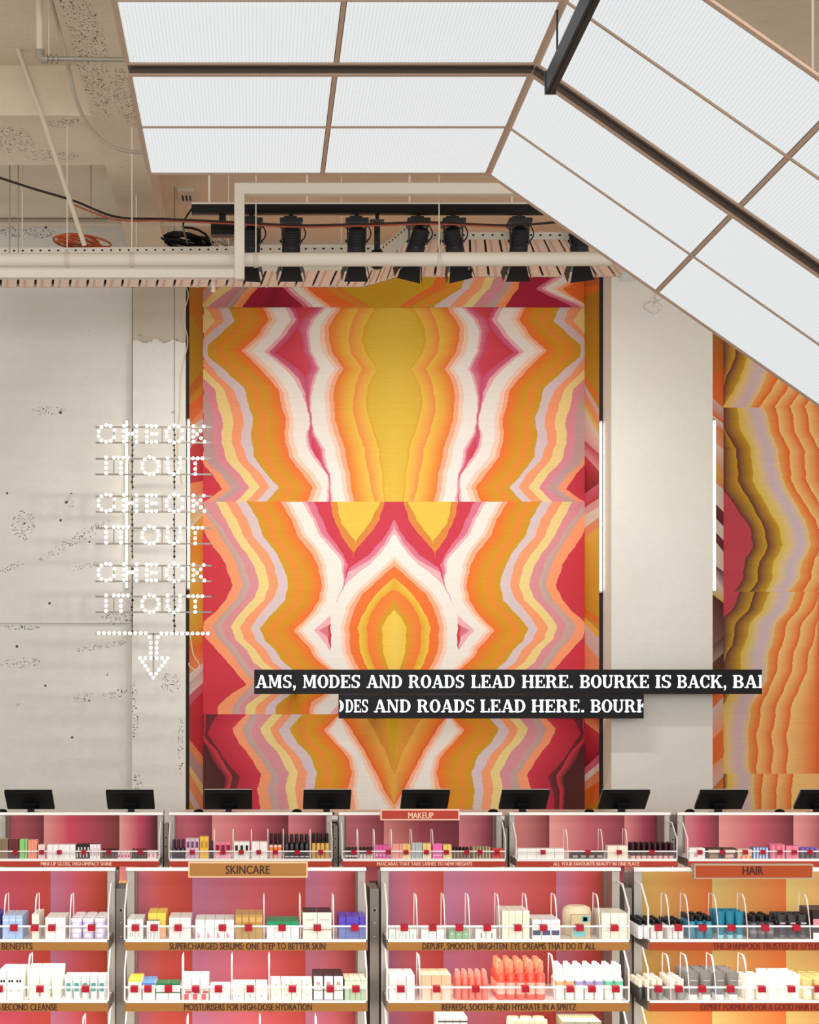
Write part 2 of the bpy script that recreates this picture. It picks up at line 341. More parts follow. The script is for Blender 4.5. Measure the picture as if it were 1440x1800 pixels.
# panel C 882..1255
C3 = [
 [(142,48),(142,240),(215,350),(290,460),(335,600),(300,690),(240,760),(146,845),(148,945),(250,1050),(340,1160),(435,1265),(330,1320),(245,1400),(240,1460)],
 [(142,48),(142,100),(230,240),(300,340),(380,500),(400,600),(360,700),(270,790),(205,870),(230,950),(320,1040),(390,1150),(480,1250),(400,1330),(345,1400),(335,1460)],
 [(142,48),(180,110),(250,200),(330,330),(410,450),(450,580),(430,680),(330,780),(270,860),(290,950),(370,1030),(430,1130),(520,1240),(460,1330),(390,1400),(385,1460)],
 [(225,48),(290,160),(330,250),(420,380),(490,490),(512,590),(490,680),(390,780),(330,870),(350,960),(440,1040),(470,1110),(580,1200),(520,1330),(430,1400),(425,1460)],
 [(290,48),(365,160),(400,260),(480,370),(560,490),(578,600),(550,700),(450,790),(390,880),(410,960),(500,1040),(540,1110),(640,1190),(590,1330),(500,1400),(490,1460)],
 [(360,48),(435,160),(470,270),(560,370),(620,480),(640,590),(620,680),(520,790),(460,890),(490,970),(570,1040),(600,1110),(700,1190),(650,1330),(570,1400),(555,1460)],
 [(430,48),(500,150),(530,260),(610,360),(690,510),(705,590),(690,700),(590,800),(522,890),(550,970),(630,1040),(660,1100),(760,1190),(720,1330),(630,1400),(625,1460)],
 [(530,48),(600,150),(625,260),(710,370),(790,500),(810,600),(790,720),(690,810),(625,900),(650,970),(720,1030),(740,1090),(850,1190),(810,1330),(740,1390),(725,1460)],
 [(655,48),(730,160),(760,260),(850,370),(910,480),(930,600),(915,700),(830,820),(745,905),(790,960),(860,1030),(880,1080),(980,1170),(945,1330),(860,1380),(850,1460)],
 [(690,48),(760,160),(790,250),(880,350),(935,470),(950,600),(940,700),(865,800),(775,905),(820,960),(880,1020),(900,1070),(1000,1170),(965,1340),(890,1400),(870,1460)],
 [(715,48),(785,160),(815,250),(905,350),(960,470),(972,600),(965,700),(895,800),(800,905),(845,960),(905,1020),(925,1070),(1020,1170),(990,1340),(915,1400),(890,1460)],
 [(800,48),(870,160),(900,250),(980,340),(1060,440),(1076,580),(1060,640),(990,800),(880,905),(920,950),(988,1040),(990,1140),(1120,1340),(1060,1380),(985,1460)],
 [(825,48),(890,160),(920,250),(1000,330),(1080,440),(1080,582),(1062,640),(991,800),(992,860),(972,870),(912,905),(968,947),(990,1040),(991,1140),(1125,1340),(1100,1380),(1030,1460)],
 [(880,48),(945,180),(960,240),(1040,340),(1108,470),(1082,582),(1063,640),(991,800),(992,860),(973,870),(972,905),(972,947),(990,1040),(991,1140),(1130,1340),(1120,1400),(1070,1460)],
 [(985,48),(1020,180),(1060,270),(1138,380),(1122,478),(1083,582),(1064,640),(991,800),(992,860),(976,870),(974,947),(990,1040),(991,1140),(1132,1340),(1130,1460)],
 [(1030,48),(1062,190),(1105,252),(1158,305),(1139,382),(1122,478),(1083,582),(1064,640),(991,800),(993,860),(977,870),(975,947),(990,1040),(991,1140),(1132,1340),(1130,1460)],
 [(1320,48),(1262,170),(1205,240),(1162,305),(1140,382),(1122,478),(1083,582),(1064,640),(991,800),(993,860),(977,870),(975,947),(990,1040),(991,1140),(1132,1340),(1130,1460)],
 [(1348,48),(1315,170),(1228,285),(1142,384),(1122,480),(1083,582),(1064,640),(991,800),(993,860),(977,870),(975,947),(990,1040),(991,1140),(1132,1340),(1130,1460)],
 [(1421,48),(1421,150),(1400,185),(1340,295),(1240,400),(1122,482),(1084,582),(1064,640),(991,800),(993,860),(990,1040),(991,1140),(1132,1340),(1130,1460)],
 [(1421,48),(1421,190),(1350,330),(1250,435),(1104,520),(1085,582),(1065,640),(991,800),(993,860),(990,1040),(991,1140),(1132,1340),(1130,1460)],
 [(1421,48),(1421,240),(1360,345),(1250,465),(1125,560),(1086,600),(1066,640),(991,800),(994,860),(990,1040),(991,1140),(1132,1340),(1130,1460)],
 [(1421,400),(1300,520),(1180,620),(1090,750),(1060,880),(1060,1000),(1085,1100),(1110,1160),(1200,1460)],
 [(1421,430),(1300,545),(1190,640),(1110,760),(1085,880),(1085,1000),(1115,1100),(1145,1160),(1240,1460)],
 [(1421,470),(1300,570),(1205,660),(1140,770),(1115,880),(1115,1000),(1150,1110),(1180,1160),(1280,1460)],
 [(1421,545),(1330,620),(1250,720),(1200,800),(1175,880),(1180,1000),(1215,1120),(1235,1160),(1320,1460)],
 [(1421,620),(1330,690),(1260,780),(1235,880),(1235,1000),(1270,1120),(1285,1160),(1350,1460)],
 [(1421,690),(1370,740),(1300,830),(1285,900),(1288,1000),(1310,1080),(1330,1160),(1390,1460)],
 [(1421,750),(1370,810),(1335,880),(1332,980),(1350,1080),(1372,1160),(1405,1460)],
]
CC = [(RED,RED),(SA,SA),(GR,'cbb0aa'),(PI,PI),(PY,PY),(SA,SA),(LI,LI),(GO,OR2),(GO,OR),(PE,PE),(LPE,LPE),(WH,WH),(LPK,LPK),('e07c92',PK),(RED,RED),('e08a45','d98a30'),(YE,YE),('d98a30','e08a45'),(RED,RED),(PK,'e07c92'),(LPK,LPK),(WH,WH),(LPE,LPE),(PE,PE),('f27634','f0782e'),(YE,GO2),('f07a34',OR2),(OR2,GO),(YE,'f0d05c')]
i2 = Inlay(); cb = conv(C3, 320, 870, s_); fields(i2, flat(YM), 882, 1255.5, 357, 693, cb, CC, mirror=693); i2.build('mural_panel', mural)
# panel D 1255..1460
D5 = [
 [(142,97),(142,280),(200,400),(285,520),(278,610),(275,860)],
 [(150,97),(150,270),(250,380),(330,520),(305,620),(300,860)],
 [(160,97),(155,250),(255,370),(335,515),(315,620),(305,860)],
 [(240,97),(190,170),(175,230),(265,370),(385,515),(350,640),(330,860)],
 [(425,97),(335,190),(380,290),(470,400),(525,500),(505,590),(530,860)],
 [(455,97),(400,190),(440,290),(530,400),(590,500),(575,600),(610,860)],
 [(510,97),(460,200),(490,290),(570,390),(640,500),(630,600),(660,860)],
 [(600,97),(520,190),(560,270),(650,370),(710,490),(690,570),(730,860)],
 [(670,97),(585,190),(630,280),(720,380),(770,480),(755,570),(780,860)],
 [(730,97),(645,200),(690,290),(780,380),(830,480),(820,600),(840,860)],
 [(800,97),(715,190),(770,290),(860,380),(895,480),(880,610),(895,860)],
 [(910,97),(815,190),(880,290),(970,380),(1000,480),(975,610),(1000,860)],
 [(1045,97),(945,200),(1020,290),(1110,390),(1130,480),(1105,600),(1110,860)],
 [(1052,97),(970,205),(1040,290),(1130,380),(1150,480),(1140,600),(1170,860)],
 [(1056,97),(990,205),(1062,300),(1155,390),(1172,480),(1162,600),(1195,860)],
 [(1056,97),(1060,150),(1085,205),(1140,300),(1205,400),(1240,500),(1300,610),(1415,790)],
 [(1060,97),(1066,140),(1110,205),(1165,300),(1228,400),(1268,490),(1328,610),(1415,750)],
 [(1062,97),(1072,125),(1135,205),(1195,310),(1255,410),(1298,500),(1350,600),(1415,710)],
 [(1210,97),(1280,200),(1330,300),(1370,380),(1421,530)],
 [(1370,97),(1390,200),(1408,400),(1421,450)],
]
DC = [(BR,'4a2020'),(BR,RED),(RED,'a02a3a'),(BR,'7a2836'),('b82c40',RED),(SA,SA),(GR,'c8aaa6'),(PI,PI),(PY,PY),(SA,SA),(LI,LI),(GO,OR2),(GO,OR),(PE,PE),(LPE,LPE),(WH,WH),(LPE,LPE),(PE,PE),('e8641f','e8b04a'),('e0903a','dca030'),('d0a51c','c8a41a')]
i3 = Inlay(); cb = conv(D5, 320, 1230, s_); fields(i3, flat(YM), 1255.5, 1460, 357, 693, cb, DC, mirror=693); i3.build('mural_panel', mural)
# panel A, the strip over the top (its two halves differ)
i4 = Inlay()
a_l = [[(160,-60),(160,103),(50,200)],[(215,103),(118,218)],[(245,103),(130,218)],[(330,103),(178,218)],[(400,103),(300,218)],[(440,103),(345,218)],[(500,103),(405,218)],[(620,103),(560,218)],[(680,103),(805,218)],[(705,103),(840,218)],[(740,103),(870,218)],[(785,103),(930,218)],[(810,103),(955,218)],[(835,103),(985,218)],[(960,103),(1160,218)],[(1060,103),(1250,218)]]
a_c = [('d88a30','d87030'),('c8a49c','c8a49c'),(SA,SA),(PY,PY),(PI,'c78a92'),(GR,'b99a90'),(SA,'ef9050'),(WINE,'951536'),('8a1230',WINE),(PK,PK),(LPK,LPK),(WH,WH),(LPE,LPE),(PE,PE),(OR,'e8702a'),('d99028','e07a28'),('cf9f20',GO)]
fields(i4, flat(YM - .02), 470, 540, 333, 693, conv(a_l, 320, 480, s_), a_c)
a_r = [[(290,20),(270,80),(50,218)],[(375,20),(350,105),(130,218)],[(395,20),(380,90),(180,218)],[(485,20),(455,105),(280,218)],[(550,20),(505,105),(385,218)],[(620,20),(590,105),(470,218)],[(680,20),(650,95),(540,218)],[(770,20),(735,105),(620,218)],[(800,20),(775,110),(690,218)],[(850,20),(838,105),(755,218)],[(1080,20),(950,105),(1190,218)],[(1105,20),(985,105),(1245,218)],[(1140,20),(1010,105),(1282,218)],[(1235,20),(1060,105),(1290,218)],[(1260,20),(1090,105),(1295,218)],[(1290,20),(1130,105),(1300,218)]]
a_k = [('cf9f20','d2a61e'),(OR,'e0802a'),(GO,GO),(OR2,GO),(LI,LI),(SA,SA),(PY,PY),(PI,PI),(GR,GR),(SA,'f0914e'),(WINE,WINE),(PK,PK),(LPK,LPK),(WH,WH),(LPE,LPE),(PE,PE),(OR,'e8702a')]
fields(i4, flat(YM - .02), 470, 540, 693, 1028, conv(a_r, 690, 480, s_), a_k)
i4.build('mural_panel', mural)
MB().box(X(357, YM), X(1028, YM), YM + .002, 20.99, .3, Zh(460, YM), mat('cdbfae', .7)).build('backing_board', mural)
# splayed / square reveals beside the panel : colours stacked down the strip, slanted
def reveal(name, parent, xn, Yn, xf, Yf, bands, y_top):
    """bands: (y at the left edge, y at the right edge, colour above)"""
    inl = Inlay(); ya, yb = y_top, y_top
    xa, Ya, xb, Yb = xn, Yn, xf, Yf
    # heights are read on the picture of each edge, so each edge uses its own distance
    for (y1, y2, ca, cb_) in bands:
        n = 6
        for i in range(n):
            t0, t1 = i / n, (i + 1) / n
            def cc(t): 
                a, b = lin(ca), lin(cb_); return tuple(a[k] + (b[k] - a[k]) * t for k in range(3))
            q = [P(xa, ya + (y1 - ya) * t0, Ya), P(xb, yb + (y2 - yb) * t0, Yb), P(xb, yb + (y2 - yb) * t1, Yb), P(xa, ya + (y1 - ya) * t1, Ya)]
            inl.quad(q, [cc(t0), cc(t0), cc(t1), cc(t1)])
        ya, yb = y1, y2
    return inl.build(name, parent)
reveal('reveal_panel', mural, 333, 20.0, 357, YM, [(545,590,'b8801c','c07020'),(680,650,'b08c14','b8920f'),(700,672,'c06a1c','c8701c'),(712,690,'c89422',GO),(745,718,OR,'f08040'),(752,735,SA,PE),(775,748,WH,WH),(790,760,LPK,'e88a98'),(838,822,RED,RED),(850,845,RED,RED),(872,880,SA,SA),(905,892,LPE,WH),(930,905,YE,WH),(960,950,YE,'f09a40'),(1010,1020,'f0902e',YE),(1120,1100,YE,'e0b030'),(1140,1130,GO,OR2),(1185,1165,OR,SA),(1200,1178,WH,WH),(1222,1200,LI,WH),(1240,1215,PK,PK),(1300,1330,RED,RED),(1318,1350,SA,SA),(1345,1380,GR,GR),(1358,1400,PY,PY),(1385,1430,SA,SA),(1405,1450,LI,LI),(1450,1470,GO,GO)], 500)
reveal('reveal_panel', mural, 1028, YM, 1055, 20.0, [(505,500,'c05a1e','d0702a'),(520,512,OR,'d88028'),(660,700,'b88a10','c8980f'),(676,722,OR,GO),(688,735,LI,LI),(705,755,SA,SA),(720,770,YE,PY),(775,800,WH,LPK),(800,830,RED,LPK),(868,848,RED,'8a2630'),(892,875,PK,RED),(905,890,LPK,LPK),(928,908,WH,WH),(945,925,SA,SA),(1070,1090,YE,GO),(1085,1110,OR,GO),(1095,1125,YE,YE),(1130,1160,LI,LI),(1180,1190,SA,SA),(1240,1260,YE,SA),(1270,1290,WINE,SA),(1350,1325,RED,'951536'),(1362,1340,PK,PK),(1375,1352,WH,WH),(1390,1372,SA,SA),(1425,1405,OR,OR2),(1470,1460,GO,GO)], 480)

# second mural on the right
mural2 = empty('mural', (X(1400, YM), YM, 0), 'striped orange and mustard mural at the right edge, partly hidden by the canopy', 'mural')
q_ = 3.6
def stripes(L1, k, w, after=None): return [[(a + w * i, b) for a, b in L1] for i in range(1, k + 1)]
def setR(red, b1, b2, li, L1, nst, y0, y1, off, tail=None):
    hw = 34
    bounds = [red, b1, b2, [(a - 70, b) for a, b in li], [(a - 20, b) for a, b in li], [(a + 20, b) for a, b in li], [(a + 62, b) for a, b in li], L1] + stripes(L1, nst, 95)
    cols = [('d24a58','cc4a56'),('6a3038','d2a424'),('6a3038','d2a424'),('e6cc58','ecd084'),('ecd090','dcc8c4'),('dcc4cc','dcc4cc'),('dcc8c4','f0cf88'),('f3b060','f06a24')] + [('fbd284','f06a24')] * nst + [tail or ('fbd284','f0843a')]
    fixed = []
    for j, bd in enumerate(bounds): fixed.append(bd)
    return fixed, cols
i5 = Inlay()
up = setR([(835,-200),(835,418)], [(915,80),(850,235),(835,290),(835,418)], [(990,80),(940,240),(850,390),(835,418)], [(1080,80),(1040,240),(945,418)], [(1260,80),(1175,250),(1065,418)], 4, 0, 0, 0)
fields(i5, flat(YM), 590, 716.5, 1272, 1560, conv(up[0], 1040, 600, q_), up[1])
i5.build('mural_panel', mural2)
mid = setR([(835,418),(835,940),(900,1030),(1000,1170),(1027,1300),(975,1370),(960,1500),(905,1585)],
 [(835,418),(835,540),(910,680),(925,760),(925,880),(1000,1010),(1080,1150),(1118,1300),(1060,1400),(1050,1520),(1000,1585)],
 [(925,418),(935,540),(1000,660),(1018,760),(1020,880),(1095,1020),(1180,1160),(1212,1290),(1150,1400),(1145,1500),(1100,1585)],
 [(1035,418),(1070,560),(1120,700),(1140,850),(1200,980),(1290,1130),(1330,1290),(1270,1400),(1255,1500),(1190,1585)],
 [(1170,418),(1190,560),(1255,700),(1260,870),(1330,1000),(1420,1130),(1462,1290),(1410,1380),(1390,1500),(1335,1585)], 5, 0, 0, 0)
i6 = Inlay(); fields(i6, flat(YM), 716.5, 1040, 1272, 1560, conv(mid[0], 1040, 600, q_), mid[1]); i6.build('mural_panel', mural2)
low = setR([(940,145),(905,240),(835,310),(835,1300)],
 [(1035,145),(1000,250),(915,340),(890,480),(850,550),(835,600),(835,1300)],
 [(1130,145),(1080,260),(1005,340),(985,430),(945,540),(940,640),(895,720),(860,820),(835,870),(835,1300)],
 [(1230,145),(1190,250),(1110,340),(1085,450),(1055,560),(1050,700),(960,850),(930,1000),(930,1200),(940,1300)],
 [(1355,145),(1320,240),(1240,340),(1215,450),(1180,560),(1170,660),(1080,850),(1065,950),(1045,1060),(1055,1180),(1040,1300)], 2, 0, 0, 0, ('fbd284','ea6420'))
i7 = Inlay(); fields(i7, flat(YM), 1040, 1360, 1272, 1440, conv(low[0], 1040, 1000, q_), low[1])
fields(i7, flat(YM), 1040, 1360, 1440, 1560, [], [('ea6420', 'd0b0ac')]); i7.build('mural_panel', mural2)
bot = setR([(835,1295),(835,1800)], [(858,1295),(858,1800)], [(860,1295),(860,1800)], [(965,1295),(975,1800)], [(1085,1295),(1070,1530),(1060,1800)], 2, 0, 0, 0, ('fbd284','ea6420'))
i8 = Inlay(); fields(i8, flat(YM), 1360, 1460, 1272, 1560, conv(bot[0], 1040, 1000, q_), bot[1]); i8.build('mural_panel', mural2)
reveal('reveal_panel', mural2, 1253, 20.0, 1272, YM, [(660,650,'8a6a18','d86a28'),(700,718,'e86428',OR),(730,745,LI,'f07030'),(748,762,'f0f0f0',OR),(775,790,SA,PE),(800,840,WH,SA),(845,860,YE,SA),(880,900,WH,WH),(905,925,'6a3038','5a2a34'),(930,950,WH,WH),(945,970,'6a3038','5a2a34'),(990,1005,WH,WH),(1008,1035,'6a3038',LI),(1045,1060,WH,'e0cc60'),(1135,1120,'4a2424','7a5a5a'),(1165,1148,'5a3234','a09090'),(1220,1175,'4a2424','5a3234'),(1245,1225,'c8501c',OR),(1300,1280,LI,SA),(1345,1330,OR,OR),(1385,1365,SA,LI),(1470,1460,'e0782c',GO)], 560)
MB().box(X(1272, YM), 10, YM + .002, 20.99, .3, Zh(500, YM), mat('cdbfae', .7)).build('backing_board', mural2)

# ------------------------------------------------------------------ vertical light tubes
M_TUBE = mat('fff8ea', .4, 0, 3.2); M_CLIP = mat('c9c6bf', .4)
def wall_tube(px, y0, y1, Y, label):
    t = empty('tube_light', (X(px, Y), Y, Zh(y1, Y)), label, 'light', 'vertical light tubes on the wall edges')
    MB().tube([P(px, y0, Y), P(px, y1, Y)], .0155, M_TUBE, 10).build('tube', t)
    b = MB()
    for y in (y0, y1): b.lathe(P(px, y, Y) - Vector((0, 0, .012)), [(.019, 0), (.019, .024)], M_CLIP, 10)
    x = X(px, Y); b.box(x - .012, x + .012, Y + .012, Y + .055, Zh(y1, Y), Zh(y0, Y), M_CLIP)
    b.build('housing', t)
wall_tube(222.5, 738, 1035, 19.93, 'glowing vertical white tube on the concrete left of the column')
wall_tube(331.5, 738, 1035, 19.93, 'glowing vertical white tube at the left edge of the big mural')
wall_tube(1056.5, 742, 1040, 19.93, 'glowing vertical white tube between the big mural and the plain pier')
wall_tube(1256, 738, 1040, 19.93, 'glowing vertical white tube at the right edge of the plain pier')

# ------------------------------------------------------------------ luminous canopy : a level leaf and a leaf folded down to the right
HC = 4.0 + CAMH
S0, XC = 0.0, X(858, 12.9)
SL = X(262, 12.9) - XC                                    # left end, as a distance along the fold profile
CW, SW = 1 / math.hypot(1, .70), .70 / math.hypot(1, .70)
def CP(s, y, n=0.0):                                      # s along the profile (0 = fold), n upwards from its face
    if s <= 0: return Vector((XC + s, y, HC + n))
    return Vector((XC + s * CW + n * SW, y, HC - s * SW + n * CW))
M_FR = mat('c0a692', .5); M_FRD = mat('5e5248', .5); M_EDGE = mat('d8cbb8', .5)
def louvre():
    m = bpy.data.materials.new('lit_louvre'); m.use_nodes = True; nt = m.node_tree; N = nt.nodes; L = nt.links
    b = N['Principled BSDF']; b.inputs['Base Color'].default_value = (*lin('dfe2e2'), 1); b.inputs['Roughness'].default_value = .6
    uv = N.new('ShaderNodeUVMap'); sp = N.new('ShaderNodeSeparateXYZ'); L.new(uv.outputs[0], sp.inputs[0])
    def line(o):
        f = N.new('ShaderNodeMath'); f.operation = 'MULTIPLY'; f.inputs[1].default_value = 1 / .0225; L.new(o, f.inputs[0])
        g = N.new('ShaderNodeMath'); g.operation = 'FRACT'; L.new(f.outputs[0], g.inputs[0])
        h = N.new('ShaderNodeMath'); h.operation = 'LESS_THAN'; h.inputs[1].default_value = .30; L.new(g.outputs[0], h.inputs[0]); return h.outputs[0]
    a = line(sp.outputs[0]); c = line(sp.outputs[1])
    mx = N.new('ShaderNodeMath'); mx.operation = 'MAXIMUM'; L.new(a, mx.inputs[0]); L.new(c, mx.inputs[1])
    r = N.new('ShaderNodeMapRange'); r.inputs[3].default_value = .90; r.inputs[4].default_value = .66; L.new(mx.outputs[0], r.inputs[0])
    b.inputs['Emission Color'].default_value = (*lin('f1f6f8'), 1); L.new(r.outputs[0], b.inputs['Emission Strength'])
    mc = N.new('ShaderNodeMapRange'); mc.inputs[3].default_value = .03; mc.inputs[4].default_value = .22; L.new(mx.outputs[0], mc.inputs[0])
    rgb = N.new('ShaderNodeCombineXYZ')
    for i in range(3): L.new(mc.outputs[0], rgb.inputs[i])
    L.new(rgb.outputs[0], b.inputs['Base Color']); return m
M_LOU = louvre(); M_HOUS = mat('c4b8a8', .8)
canopy = empty('canopy_light', (XC, 10.8, HC), 'huge luminous louvred ceiling canopy with brown bars, folded down at the right', 'ceiling light')
cols = [(SL, X(567, 12.9) - XC), (X(567, 12.9) - XC, 0), (0, 1.556), (1.556, 3.11), (3.11, 4.67)]
rows_ = [(8.78, 9.72), (9.72, 10.68), (10.88, 11.86), (11.86, 12.9)]
hw = .018
for (s0, s1) in cols:
    for (y0, y1) in rows_:
        me = bpy.data.meshes.new('louvre_panel')
        a, b_ = s0 + hw, s1 - hw
        def cpp(s, y, n): # panels next to the fold keep to their own leaf
            if s0 >= 0: return Vector((XC + s * CW + n * SW, y, HC - s * SW + n * CW))
            return Vector((XC + s, y, HC + n))
        vs = [cpp(s, y, n) for n in (.004, .014) for s, y in ((a, y0 + hw), (b_, y0 + hw), (b_, y1 - hw), (a, y1 - hw))]
        org = Vector(canopy.location)
        me.from_pydata([tuple(v - org) for v in vs], [], [(0, 3, 2, 1), (4, 5, 6, 7), (0, 1, 5, 4), (1, 2, 6, 5), (2, 3, 7, 6), (3, 0, 4, 7)])
        me.materials.append(M_LOU); me.materials.append(M_HOUS)
        for i, p in enumerate(me.polygons): p.material_index = 0 if i == 0 else 1
        uvl = me.uv_layers.new(name='UVMap'); sy = [(a, y0), (b_, y0), (b_, y1), (a, y1)] * 2
        for lp in me.loops: uvl.data[lp.index].uv = sy[lp.vertex_index]
        o = bpy.data.objects.new('louvre_panel', me); COL.objects.link(o); o.parent = canopy
def mem_y(mb, s, w, y0, y1, n0, n1, m, side):             # member running along y
    f = (lambda ss, y, n: Vector((XC + ss, y, HC + n))) if side < 0 else (lambda ss, y, n: Vector((XC + ss * CW + n * SW, y, HC - ss * SW + n * CW)))
    a, b_ = s - w / 2, s + w / 2
    mb.hexa([f(a, y0, n0), f(b_, y0, n0), f(b_, y1, n0), f(a, y1, n0), f(a, y0, n1), f(b_, y0, n1), f(b_, y1, n1), f(a, y1, n1)], m)
def mem_s(mb, y, w, s0, s1, n0, n1, m):
    for (a, b_, side) in ((s0, min(s1, 0), -1), (max(s0, 0), s1, 1)):
        if b_ - a < 1e-3: continue
        f = (lambda ss, yy, n: Vector((XC + ss, yy, HC + n))) if side < 0 else (lambda ss, yy, n: Vector((XC + ss * CW + n * SW, yy, HC - ss * SW + n * CW)))
        y0, y1 = y - w / 2, y + w / 2
        mb.hexa([f(a, y0, n0), f(b_, y0, n0), f(b_, y1, n0), f(a, y1, n0), f(a, y0, n1), f(b_, y0, n1), f(b_, y1, n1), f(a, y1, n1)], m)
for s, side, w in ((SL, -1, .034), (cols[0][1], -1, .026), (-.012, -1, .024), (.012, 1, .024), (1.556, 1, .026), (3.11, 1, .026), (4.67, 1, .05)):
    b = MB(); mem_y(b, s, w, 8.75, 10.66, 0, .014, M_FR, side); mem_y(b, s, w, 10.90, 12.93, 0, .014, M_FR, side); b.build('frame_bar', canopy)
for y, w in ((8.76, .04), (9.72, .024), (10.68, .03), (10.88, .03), (11.86, .024), (12.91, .034)):
    b = MB(); mem_s(b, y, w, SL, 4.67, -.002, .013, M_FR); b.build('frame_bar', canopy)
b = MB(); mem_s(b, 10.78, .17, SL, 4.67, .010, .016, M_FRD); mem_s(b, 10.78, .035, SL + .02, 4.65, .003, .010, mat('3a332c', .5)); b.build('track_channel', canopy)
b = MB(); mem_s(b, 10.84, 4.1, SL + .01, 4.66, .0165, .03, M_HOUS); b.build('housing', canopy)
for xx in (-.6, 1.5):
    for yy in (9.2, 12.4):
        MB().tube([(xx, yy, HC + .03), (xx, yy, HS + .01)], .008, M_HOUS, 6).build('suspension_rod', canopy)
for ss, yy in ((1.5, 9.2), (1.5, 12.4)):
    if 1:
        q = CP(ss, yy, .03); MB().tube([q, (q.x, q.y, HS + .01)], .008, M_HOUS, 6).build('suspension_rod', canopy)

# black bar of lights under the fold
yb0, yb1, zb = 7.6, 10.07, Zh(163, 10.07)
xb = X(968, 10.07)
lb = empty('track_rail', (xb, 8.8, zb), 'short black rail hanging below the fold of the luminous canopy', 'track')
M_BLK = mat('26262a', .45); M_BLK2 = mat('0f0f11', .4); M_BLKF = mat('3a3a3e', .4)
MB().box(xb - .028, xb + .028, yb0, yb1, zb, zb + .12, M_BLK).build('rail', lb, bevel=.004)
MB().box(xb - .008, xb + .012, yb0, yb1 - .01, zb - .006, zb + .01, M_BLK2).build('track_slot', lb)
MB().box(xb - .034, xb + .034, yb1, yb1 + .012, zb - .008, zb + .128, M_BLKF).build('end_cap', lb)
for yy in (8.0, 9.85): MB().tube([(xb, yy, zb + .1), (xb, yy, HC)], .006, M_BLK, 6).build('hanger', lb)

# ------------------------------------------------------------------ overhead services
M_WP = mat('e3dccf', .5); M_WP2 = mat('d3c9ba', .6); M_SLAT = mat('f6e2d4', .6); M_SLG = mat('191512', .8)
def pipe_thing(name, pts, r, label, cat, m=M_WP, n=12, group=None, fit=None):
    b = MB(); b.tube(pts, r, m, n); o = b.build(name); tag(o, label, cat, group); return o
# cable tray
H1 = 4.386
def tz(y): return CAMH + H1
tray = empty('cable_tray', (1.5, 17.4, CAMH + H1), 'long pale slatted cable tray hanging above the mural, with a bend above the middle', 'cable tray')
far = [(-60, 18.0), (640, 18.0), (700, 17.57), (1115, 17.57)]
near = [(-60, 17.4), (655, 17.3), (722, 16.15), (1060, 16.15)]
def at_(pl, t):
    seg = [((X(a[0], a[1]), a[1]), (X(c[0], c[1]), c[1])) for a, c in zip(pl, pl[1:])]
    k = min(int(t), len(seg) - 1); u = t - k; (xa, ya), (xb_, yb_) = seg[k]; return Vector((xa + (xb_ - xa) * u, ya + (yb_ - ya) * u, CAMH + H1))
counts = [23, 3, 13]; sl = MB()
for k, nn in enumerate(counts):
    for i in range(nn):
        t0 = k + (i + .07) / nn; t1 = k + (i + .93) / nn
        a, b2, c2, d2 = at_(near, t0), at_(near, t1), at_(far, t1), at_(far, t0)
        up = Vector((0, 0, .02)); sl.hexa([a, b2, c2, d2, a + up, b2 + up, c2 + up, d2 + up], M_SLAT)
        m1 = [a.lerp(b2, .30), a.lerp(b2, .42), d2.lerp(c2, .42), d2.lerp(c2, .30)]
        dn = Vector((0, 0, -.006)); sl.hexa([p + dn for p in m1] + m1, mat('d8bcab', .7))
sl.build('slat_bed', tray)
cv = MB()
for k in range(3):
    a, b2, c2, d2 = at_(near, k + .001), at_(near, k + .999), at_(far, k + .999), at_(far, k + .001); o_ = Vector((0, 0, .035)); u_ = Vector((0, 0, .05))
    cv.hexa([p + o_ for p in (a, b2, c2, d2)] + [p + u_ for p in (a, b2, c2, d2)], M_SLG)
cv.build('tray_liner', tray)
for pl, nm in ((near, 'side_rail'), (far, 'side_rail')):
    r = MB()
    for k in range(3):
        a, b2 = at_(pl, k), at_(pl, k + .9999); d = (b2 - a).normalized(); nrm = Vector((d.y, -d.x, 0)) * .012
        hgt = (.25, .16, .07)[k] if pl is near else .06
        r.prism([a, b2, b2 + Vector((0, 0, hgt)), a + Vector((0, 0, hgt))], nrm, M_WP)
        nh = int((b2 - a).length / .09)
        for i in range(nh):                                # punched holes
            c0 = a + (b2 - a) * ((i + .5) / nh) + Vector((0, 0, hgt - .03)) + nrm * 1.06
            r.box(c0.x - .01, c0.x + .01, c0.y - .0015, c0.y + .0015, c0.z - .008, c0.z + .008, M_SLG)
    r.build(nm, tray)
for px in (40, 240, 402, 600): # thin hanger rods
    q = P(px, 470, 17.45); MB().tube([(q.x, 17.42, CAMH + H1 + .01), (q.x, 17.42, HS)], .007, M_WP, 6).build('hanger_rod', tray)
for px in (772, 1000):
    MB().tube([(X(px, 16.2), 16.2, CAMH + H1 + .01), (X(px, 16.2), 16.2, HS)], .007, M_WP, 6).build('hanger_rod', tray)
